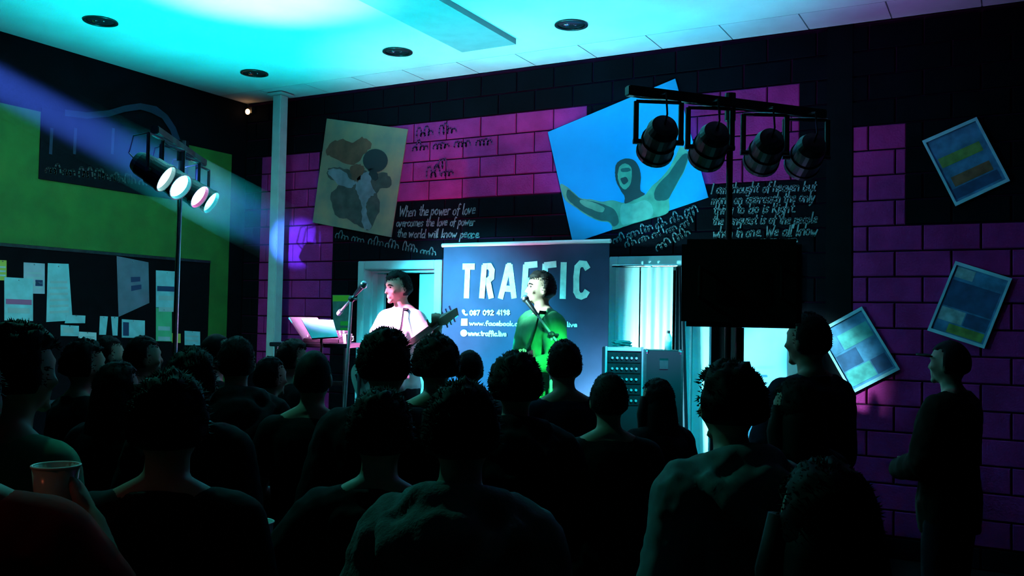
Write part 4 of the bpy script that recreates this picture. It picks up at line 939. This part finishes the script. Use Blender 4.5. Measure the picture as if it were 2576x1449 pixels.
def hair_mesh(P, style, seed):
    rnd = random.Random(seed); mb = MB(); q = lambda v: hp(P, v); R_ = head_rot(P)
    A = {'short': (.083, .101, .118, .004, 30), 'crop': (.078, .097, .113, .002, 40), 'curly': (.102, .118, .130, .011, 34), 'mop': (.093, .110, .124, .009, 22), 'long': (.090, .108, .122, .006, 18), 'cap': (.086, .106, .118, .001, 10), 'quiff': (.084, .102, .122, .006, 24), 'bun': (.084, .102, .118, .003, 30)}[style]
    def fn(p, d):
        # the front below the hairline sinks into the head
        lowest = -.35 if style != 'long' else -.7
        if style in ('curly', 'mop'): lowest = -.5
        hl = .50 if style not in ('crop',) else .62
        k = 1.0
        if d.y > .0 and d.z < hl + .2 * abs(d.x) - .12: k = max(.55, 1 - d.y * 3.0)
        elif d.y > .1 and d.z < hl + .2 * abs(d.x): k = max(.8, 1 - (d.y - .1) * 1.5)
        u = min(1, max(0, (-.25 - d.z) / .6)); u = u * u * (3 - 2 * u)
        k = min(k, 1 - u * (.12 + (A[0] - .078) / A[0]) * 1.25)
        nz = A[3] * (noise.noise(d * 4.0 + V((seed * 3.1, 0, 0))) * 1.2 + .7 * noise.noise(d * 9 + V((0, seed * 1.7, 0))))
        if style == 'quiff' and d.z > .3 and d.y > -.1: nz += .018 * max(0, d.y)
        return p * (k + nz / .1 * max(0, min(1, (k - .8) * 6)))
    mb.ell(q((0, .0, 1.642)), A[:3], R_, 44, 32, fn)
    if style == 'long':
        mb.loft([(0, -.055, 1.30, .10, .045), (0, -.06, 1.40, .115, .055), (0, -.045, 1.50, .105, .066), (0, -.025, 1.60, .092, .085), (0, -.02, 1.68, .075, .07)], 24)
        for s in (-1, 1): mb.tube([q((s * .078, .02, 1.66)), q((s * .090, .02, 1.56)), (s * .092, .0, 1.45), (s * .08, .0, 1.34)], [.024, .036, .036, .02], 10)
    if style == 'bun': mb.ell(q((0, -.085, 1.735)), (.042, .042, .038), R_, 18, 12)
    if style == 'cap':
        mb.add([], [])
        pts = []
        for i in range(13):
            a = math.pi * (i / 12); pts.append(q((.082 * math.cos(a), .07 + .105 * math.sin(a), 1.668 + .008 * math.sin(a))))
        top_ = [q((.082 * math.cos(math.pi * i / 12), .07 + .105 * math.sin(math.pi * i / 12), 1.676 + .010 * math.sin(math.pi * i / 12))) for i in range(13)]
        n = 13; mb.add(pts + top_, [tuple(range(n - 1, -1, -1)), tuple(range(n, 2 * n))] + [(i, (i + 1) % n, n + (i + 1) % n, n + i) for i in range(n)])
        mb.ell(q((0, 0, 1.758)), (.010, .010, .006), R_, 10, 6)
        return mb.mesh('hair', True)
    # loose tufts so that the outline is hairy
    L = {'short': .008, 'crop': .004, 'curly': .013, 'mop': .013, 'long': .009, 'quiff': .010, 'bun': .006}[style]
    for k in range(900):
        u = rnd.uniform(-.25, 1); a = rnd.uniform(0, 2 * math.pi); r_ = math.sqrt(1 - min(1, u * u)); d = V((r_ * math.cos(a), r_ * math.sin(a), u))
        if d.y > .2 and d.z < .45: continue
        p = q(V((0, 0, 1.642)) + V((d.x * A[0], d.y * A[1], d.z * A[2])) * .97); dn = (R_ @ d + V((rnd.uniform(-.7, .7), rnd.uniform(-.7, .7), rnd.uniform(-.8, .4)))).normalized()
        sd = dn.orthogonal().normalized() * .003; s2 = dn.cross(sd).normalized() * .003; e = p + dn * L * rnd.uniform(.6, 1.5)
        mb.add([p + sd, p - sd * .5 + s2 * .87, p - sd * .5 - s2 * .87, e], [(0, 1, 3), (1, 2, 3), (2, 0, 3)])
    return mb.mesh('hair', True)

POSES = {}
def pose(**k):
    P = {a: (list(b) if isinstance(b, list) else b) for a, b in BASE.items()}; P.update(k); return P
POSES['down'] = pose()
POSES['cup'] = pose(el=[V((-.235, -.03, 1.13)), V((.25, .02, 1.15))], wr=[V((-.25, .05, .88)), V((.20, .24, 1.25))], hd=[V((.05, .12, -1)), V((-.45, .55, .5))], hn=[V((1, 0, 0)), V((-.8, .2, .2))], curl=[.3, .75])
POSES['front'] = pose(el=[V((-.25, .03, 1.13)), V((.25, .03, 1.13))], wr=[V((-.10, .24, 1.06)), V((.10, .25, 1.08))], hd=[V((.9, .2, .05)), V((-.9, .2, .0))], hn=[V((.1, -1, .2)), V((-.1, -1, .2))], curl=[.4, .4])
POSES['cup_high'] = pose(el=[V((-.235, -.03, 1.13)), V((.27, .10, 1.19))], wr=[V((-.25, .05, .88)), V((.17, .28, 1.38))], hd=[V((.05, .12, -1)), V((-.35, .45, .6))], hn=[V((1, 0, 0)), V((-.8, .3, .2))], curl=[.3, .75])
POSES['cup_left'] = pose(el=[V((-.34, -.10, 1.13)), V((.235, -.03, 1.13))], wr=[V((-.44, .08, 1.24)), V((.25, .05, .88))], hd=[V((.15, .55, .55)), V((-.05, .12, -1))], hn=[V((.8, .3, .2)), V((-1, 0, 0))], curl=[.75, .3])
CACHE = {}
def cached(key, fn):
    if key not in CACHE: CACHE[key] = fn()
    return CACHE[key]
SKINS = [mat('skin_a', (0.34, 0.20, 0.145), 0.6, spec=0.25, var=0.12, vscale=20), mat('skin_b', (0.30, 0.18, 0.12), 0.55, var=0.12, vscale=20)]
HAIRM = [mat('black_hair', (0.003, 0.0028, 0.0028), 0.7, spec=0.12), mat('dark_brown_hair', (0.007, 0.0045, 0.004), 0.7, spec=0.12), mat('brown_hair', (0.02, 0.012, 0.009), 0.65, spec=0.15)]
M_TRS = mat('dark_denim', (0.005, 0.006, 0.011), 0.9, spec=0.1, var=0.3, vscale=30); M_SHOE = mat('dark_shoe_leather', (0.012, 0.011, 0.011), 0.5)
CLO = {'black': mat('black_cotton', (0.004, 0.004, 0.005), 0.9, spec=0.1, var=0.3, vscale=30), 'navy': mat('navy_cotton', (0.006, 0.008, 0.022), 0.9, spec=0.1, var=0.3, vscale=30), 'grey': mat('light_grey_fleece', (0.16, 0.17, 0.165), 0.95, spec=0.1, var=0.25, vscale=14, bump=.3, bscale=120),
       'teal': mat('pale_checked_cotton', (0.15, 0.19, 0.19), 0.9, spec=0.1, var=0.45, vscale=9), 'green': mat('green_cotton', (0.05, 0.20, 0.11), 0.9, spec=0.1, var=0.2), 'red': mat('red_cotton', (0.42, 0.018, 0.015), 0.9, spec=0.1, var=0.3), 'brown': mat('brown_wool', (0.014, 0.010, 0.006), 0.95, spec=0.1, var=0.4, vscale=25),
       'dark': mat('charcoal_cotton', (0.008, 0.008, 0.009), 0.9, spec=0.1, var=0.4, vscale=20), 'white': mat('pale_shirt_cotton', (0.12, 0.12, 0.115), 0.85, spec=0.1, var=0.2, vscale=20)}
def person(loc_, face, height, label, pose_='down', top='tee', col='black', hair='short', hm=0, skin=0, P=None, vox=.010, grp='audience standing before the stage', seed=1, name='person', cat='person'):
    t = thing(name, loc_, label, cat, grp)
    P = P or POSES[pose_]; pk = pose_
    t.rotation_euler = (0, 0, face); s = height / 1.762; t.scale = (s, s, s)
    def part(nm, me, ma):
        o = bpy.data.objects.new(nm, me); C.objects.link(o); o.parent = t
        if not me.materials: me.materials.append(ma)
        o.material_slots[0].link = 'OBJECT'; o.material_slots[0].material = ma
        return o
    part('body', cached(('b', pk), lambda: body_mesh(P, 'body', vox)), SKINS[skin])
    part('top', cached(('t', pk, top), lambda: top_mesh(P, 'top', top)), CLO[col] if isinstance(col, str) else col)
    part('trousers', cached(('l', pk if pk in ('gA', 'gB') else 0), lambda: trouser_mesh(P, 'trousers')), M_TRS)
    for i in (0, 1): part('shoe', cached(('s', pk if pk in ('gA', 'gB') else 0, i), lambda: shoe_mesh(P, i, 'shoe')), M_SHOE)
    hd_ = part('cap' if hair == 'cap' else 'hair', cached(('h', pk if pk in ('gA', 'gB') else 0, hair, seed % 3), lambda: hair_mesh(P, hair, seed % 3 + 1)), HAIRM[hm])
    return t

STC = V((-3.3, 5.6))
CROWD = [
 # px, top, depth, pose, top, colour, hair, hairmat, label
 (45, 805, 2.3, 'down', 'tee', 'green', 'curly', 0, 'tall curly-haired person in a green tee at the far left'),
 (213, 848, 4.1, 'down', 'jacket', 'dark', 'mop', 0, 'mop-haired person below the plain white slip on the notice board'),
 (272, 842, 5.35, 'down', 'tee', 'black', 'short', 1, 'small far head below the two narrow blue strips'),
 (360, 841, 4.7, 'front', 'shirt', 'dark', 'short', 0, 'dark short-haired person below the small landscape sheet'),
 (487, 868, 3.1, 'down', 'jacket', 'black', 'mop', 0, 'broad-haired person in black jacket before the lit lamp stand pole'),
 (597, 842, 3.95, 'front', 'hoodie', 'dark', 'short', 1, 'person in a charcoal hoodie just left of the pale steel post'),
 (297, 905, 3.55, 'down', 'jacket', 'dark', 'long', 0, 'long-haired person in the left crowd, in front of the mop-haired one'),
 (430, 922, 2.0, 'down', 'shirt', 'dark', 'mop', 0, 'near thick-haired person in a dark shirt, lower left of the steel post'),
 (545, 835, 5.0, 'down', 'tee', 'black', 'crop', 0, 'tiny far cropped head against the green stripe of the left wall'),
 (680, 893, 4.6, 'down', 'tee', 'dark', 'short', 0, 'short dark-haired person at the foot of the pale steel post'),
 (735, 852, 5.25, 'down', 'shirt', 'dark', 'quiff', 2, 'brown-haired person in front of the laptop at the keyboard corner'),
 (790, 875, 3.6, 'front', 'tee', 'black', 'crop', 0, 'crop-haired person in black below the equipment table'),
 (972, 817, 3.05, 'down', 'jacket', 'black', 'mop', 0, 'tall shaggy-haired person blocking the view of the guitarist'),
 (1098, 838, 3.75, 'down', 'tee', 'black', 'curly', 0, 'curly-haired person before the left edge of the banner'),
 (1182, 878, 4.9, 'down', 'shirt', 'white', 'short', 0, 'far person with a pale collar under the banner contact lines'),
 (1300, 881, 3.2, 'front', 'hoodie', 'black', 'curly', 0, 'person in a black hoodie directly below the singer'),
 (1420, 850, 4.1, 'down', 'tee', 'navy', 'short', 0, 'short-haired person in navy just right of the singer'),
 (1533, 933, 3.5, 'down', 'tee', 'dark', 'short', 1, 'short dark-haired person before the amplifier rack'),
 (960, 968, 2.3, 'cup_left', 'jacket', 'dark', 'mop', 0, 'dark-jacketed person holding a cup, just left of the grey hoodie'),
 (1165, 946, 2.0, 'down', 'hoodie', 'grey', 'mop', 0, 'nearest central person seen from behind in a light grey hoodie'),
 (1655, 950, 4.4, 'down', 'jacket', 'dark', 'long', 1, 'short long-haired person below the flight case'),
 (1838, 903, 2.5, 'down', 'hoodie', 'teal', 'curly', 0, 'bushy-haired person in a pale checked top below the loudspeaker'),
 (2035, 781, 4.0, 'front', 'jacket', 'navy', 'short', 0, 'tall man in a navy jacket standing by the framed collage'),
 (2390, 853, 4.6, 'front', 'jacket', 'brown', 'cap', 0, 'person in cap and brown coat standing alone by the magenta wall at right'),
 (2005, 950, 3.15, 'down', 'jacket', 'black', 'long', 0, 'long-haired person in black in front of the tall navy-jacketed man'),
 (2080, 1150, 1.45, 'down', 'jacket', 'black', 'long', 0, 'closest dark-clad person at the lower right corner'),
 (-130, 800, 1.45, 'cup_high', 'tee', 'red', 'short', 0, 'person in a red tee cut off by the lower left corner'),
]
PEOPLE = {}
for i, (px, topy, z_, ps, tp, co, ha, hm, lab) in enumerate(CROWD):
    p = dep(px, topy, z_); hgt = p.z - (.012 if ha in ('curly', 'mop') else .004)
    f = V((STC.x - p.x, STC.y - p.y)); ang = math.atan2(f.y, f.x) - math.pi / 2 + random.uniform(-.25, .25)
    if px == 2035: ang = math.radians(62)
    if px == 2390: ang = math.radians(70)
    if px == 597: ang += .5
    if px == -130: ang = .75
    PEOPLE[px] = person((p.x, p.y, 0), ang, hgt, lab, ps, tp, co, ha, hm, i % 5 == 3, seed=i)

# drinks in the crowd
M_CUP = mat('clear_plastic_cup', (0.55, 0.70, 0.66), 0.2)
def plastic_cup(base, ax, label, r0_=.030, r1_=.043, h_=.12):
    base = V(base); ax = V(ax).normalized(); t = thing('plastic_cup', base, label, 'cup', 'clear plastic cups')
    n = 24; sd = ax.orthogonal().normalized(); s2 = ax.cross(sd); vs = []
    prof = [(0, r0_), (h_, r1_), (h_, r1_ - .003), (.006, r0_ - .003)]
    for (a, r_) in prof: vs += [base + ax * a + (sd * math.cos(2 * math.pi * k / n) + s2 * math.sin(2 * math.pi * k / n)) * r_ for k in range(n)]
    MB().add(vs, [(a * n + k, a * n + (k + 1) % n, (a + 1) * n + (k + 1) % n, (a + 1) * n + k) for a in range(3) for k in range(n)] + [tuple(range(n - 1, -1, -1)), tuple(3 * n + k for k in range(n))]).build('cup_wall', M_CUP, t, smooth=True)
    MB().tube([base + ax * h_ + (sd * math.cos(2 * math.pi * k / n) + s2 * math.sin(2 * math.pi * k / n)) * r1_ for k in range(n + 1)], .0028, 6).build('rim', M_WHITE, t)
    return t
def in_hand(per, ps, k, label):
    bpy.context.view_layer.update(); mw = per.matrix_world
    Wp = POSES[ps]; w_, d = Wp['wr'][k], Wp['hd'][k].normalized(); pn = Wp['hn'][k]; pn = (pn - d * pn.dot(d)).normalized()
    c = mw @ (w_ + d * .075 + pn * .043)
    return plastic_cup(c - V((0, 0, .06)), (0, 0, 1), label)
in_hand(PEOPLE[-130], 'cup_high', 1, 'clear cup held up by the red-shirted person at the left edge')
in_hand(PEOPLE[960], 'cup_left', 0, 'clear cup in the left hand of the dark-jacketed person')

# ------------------------------------------------------------------ performers
def frame_local(t, P): return P
M_TSH = mat('pale_tee_cotton', (0.60, 0.52, 0.58), 0.8, var=0.15, vscale=14)
M_GRN = mat('green_jacket_cloth', (0.015, 0.16, 0.055), 0.85, var=0.3, vscale=12)
CLO['pale_tee'] = M_TSH; CLO['green_jacket'] = M_GRN
PA = pose(yaw=-.30, nod=-.12, el=[V((-.37, .04, 1.20)), V((.37, -.07, 1.19))], wr=[V((-.55, .16, 1.33)), V((.20, .17, 1.04))], hd=[V((-.35, .35, .55)), V((-.8, .15, -.4))], hn=[V((.5, -.5, .6)), V((.0, -1, .0))], curl=[.8, .5],
          kn=[V((-.13, .03, .49)), V((.13, .05, .49))], an=[V((-.17, -.01, .085)), V((.17, .01, .085))])
POSES['gA'] = PA
gp = dep(1010, 680, 6.9)
ga = person((gp.x, gp.y, STAGE_Z), math.radians(168), gp.z - STAGE_Z - .004, 'guitarist in a pale tee with bare arms, standing in the left doorway', 'gA', 'tee', 'pale_tee', 'quiff', 0, 0, vox=.008, grp=None)
PB = pose(yaw=-.34, nod=.05, el=[V((-.30, .05, 1.14)), V((.31, -.02, 1.12))], wr=[V((-.34, .28, 1.12)), V((.10, .22, 1.04))], hd=[V((-.2, .5, .5)), V((-.8, .15, -.4))], hn=[V((.6, -.4, .5)), V((.0, -1, .0))], curl=[.8, .5],
          kn=[V((-.12, .03, .49)), V((.12, .05, .49))], an=[V((-.15, -.01, .085)), V((.15, .01, .085))])
POSES['gB'] = PB
gq = dep(1362, 680, 6.45)
gb = person((gq.x, gq.y, STAGE_Z), math.radians(148), gq.z - STAGE_Z - .006, 'singer in a green jacket before the banner, face turned to the microphone', 'gB', 'jacket', 'green_jacket', 'quiff', 1, 0, vox=.008, grp=None)
M_EYE = mat('dark_eye', (0.02, 0.015, 0.012), 0.2)
for t, P in ((ga, PA), (gb, PB)):
    for s in (-1, 1):
        mb = MB().ell(hp(P, (s * .031, .083, 1.648)), (.012, .008, .007), head_rot(P), 12, 8); me = mb.mesh('eye', True); me.materials.append(M_EYE); o = obj('eye', me, t)
        mb = MB().tube([hp(P, (s * .016, .095, 1.664)), hp(P, (s * .034, .094, 1.669)), hp(P, (s * .052, .080, 1.662))], [.004, .005, .003], 6); me = mb.mesh('eyebrow', True); me.materials.append(HAIRM[0]); obj('eyebrow', me, t)

def guitar(per, P, col, label, electric):
    bpy.context.view_layer.update(); mw = per.matrix_world
    nh = P['wr'][0] + P['hd'][0].normalized() * .06; bc = V((.10, .185, 1.0))       # neck hand, body centre (local to the player)
    A = mw @ bc; B = mw @ (nh + V((.02, -.01, -.012))); ax = (B - A).normalized(); fn = (mw.to_3x3() @ V((0, 1, 0))).normalized(); fn = (fn - ax * fn.dot(ax)).normalized(); sd = ax.cross(fn)
    R_ = Matrix((ax, sd, fn)).transposed()
    t = thing('guitar', A, label, 'guitar')
    if electric: out = [(-.20, .0), (-.19, .09), (-.12, .155), (-.03, .13), (.04, .115), (.11, .14), (.19, .12), (.17, .07), (.12, .045), (.12, -.045), (.16, -.08), (.15, -.125), (.08, -.135), (.01, -.11), (-.07, -.14), (-.15, -.13), (-.19, -.08)]; th = .042
    else: out = [(-.24, 0), (-.225, .10), (-.16, .175), (-.06, .165), (.02, .12), (.09, .115), (.17, .13), (.23, .085), (.245, 0), (.23, -.085), (.17, -.13), (.09, -.115), (.02, -.12), (-.06, -.165), (-.16, -.175), (-.225, -.10)]; th = .095
    W = lambda x_, y_, z_: A + R_ @ V((x_, y_, z_))
    k = len(out); sm = []
    for i in range(k):                                  # rounded outline
        p0_, p1_, p2_, p3_ = [V((*out[(i + j) % k], 0)) for j in (-1, 0, 1, 2)]
        for s in range(4):
            u = s / 4; sm.append(.5 * ((2 * p1_) + (p2_ - p0_) * u + (2 * p0_ - 5 * p1_ + 4 * p2_ - p3_) * u * u + (3 * p1_ - p0_ - 3 * p2_ + p3_) * u ** 3))
    MB().prism([W(p.x, p.y, -th / 2) for p in sm], fn, th).build('body', col, t, bevel=.004)
    nl = (B - A).dot(ax) + .05
    MB().prism([W(.10, .024, th / 2), W(nl, .021, th / 2 - .006), W(nl, -.021, th / 2 - .006), W(.10, -.024, th / 2)], fn, .016).build('fretboard', mat('rosewood', (0.05, 0.025, 0.015), 0.5), t)
    MB().tube([W(.12, 0, th / 2 - .008), W(nl, 0, th / 2 - .010)], [.024, .019], 10, flat=.6, upv=fn).build('neck', mat('maple', (0.45, 0.30, 0.14), 0.4), t)
    hdk = MB().prism([W(nl, .022, .008), W(nl + .05, .042, 0), W(nl + .17, .034, -.01), W(nl + .18, -.02, -.01), W(nl + .05, -.040, 0), W(nl, -.022, .008)], fn, .014).build('headstock', mat('dark_lacquer', (0.06, 0.035, 0.02), 0.3), t)
    for i in range(3):
        for s in (-1, 1): MB().tube([W(nl + .05 + i * .04, s * .030, .003), W(nl + .05 + i * .04, s * .062, .003)], .006, 8).build('tuning_peg', M_CHROME, hdk)
    MB().box(W(-.12, 0, th / 2 + .006), (.02, .12, .012), R_).build('bridge', M_CHROME if electric else MATS['rosewood'], t)
    if electric:
        for x_ in (-.05, .04): MB().box(W(x_, 0, th / 2 + .004), (.035, .085, .010), R_).build('pickup', M_BLACKGLOSS, t)
        MB().prism([W(-.10, -.03, th / 2), W(.10, -.03, th / 2), W(.10, -.10, th / 2), W(-.02, -.095, th / 2), W(-.12, -.10, th / 2)], fn, .003).build('pickguard', M_WHITE, t)
    else:
        MB().tube([W(.06, 0, th / 2 - .001), W(.06, 0, th / 2 + .0012)], .05, 24).build('sound_hole', M_BLACKGLOSS, t)
    st = MB()
    for i in range(6): st.tube([W(-.12, (i - 2.5) * .010, th / 2 + .018), W(nl, (i - 2.5) * .006, th / 2 + .014)], .0008, 4)
    st.build('strings', M_STEEL, t)
    MB().tube([W(.20 if not electric else .18, .09, 0)] + [mw @ V(v) for v in ((-.17, .14, 1.36), (-.12, .08, 1.475), (-.04, -.11, 1.47), (.10, -.165, 1.30), (.19, -.10, 1.08))] + [W(-.19, 0, -th / 2)], .014, 8, flat=.3).build('strap', M_BLACKGLOSS, t)
guitar(ga, PA, mat('cream_guitar_lacquer', (0.70, 0.66, 0.55), 0.25), 'pale electric guitar played by the bare-armed guitarist', True)
guitar(gb, PB, mat('grey_guitar_lacquer', (0.20, 0.22, 0.20), 0.25), 'dark guitar hanging from the singer in green', False)
mpos = dep(1322, 752, 6.30); mt = dep(1388, 842, 6.15)
mic_stand(V((mt.x, mt.y, STAGE_Z)), mt, mpos, 'boom microphone stand reaching up to the singer in green')
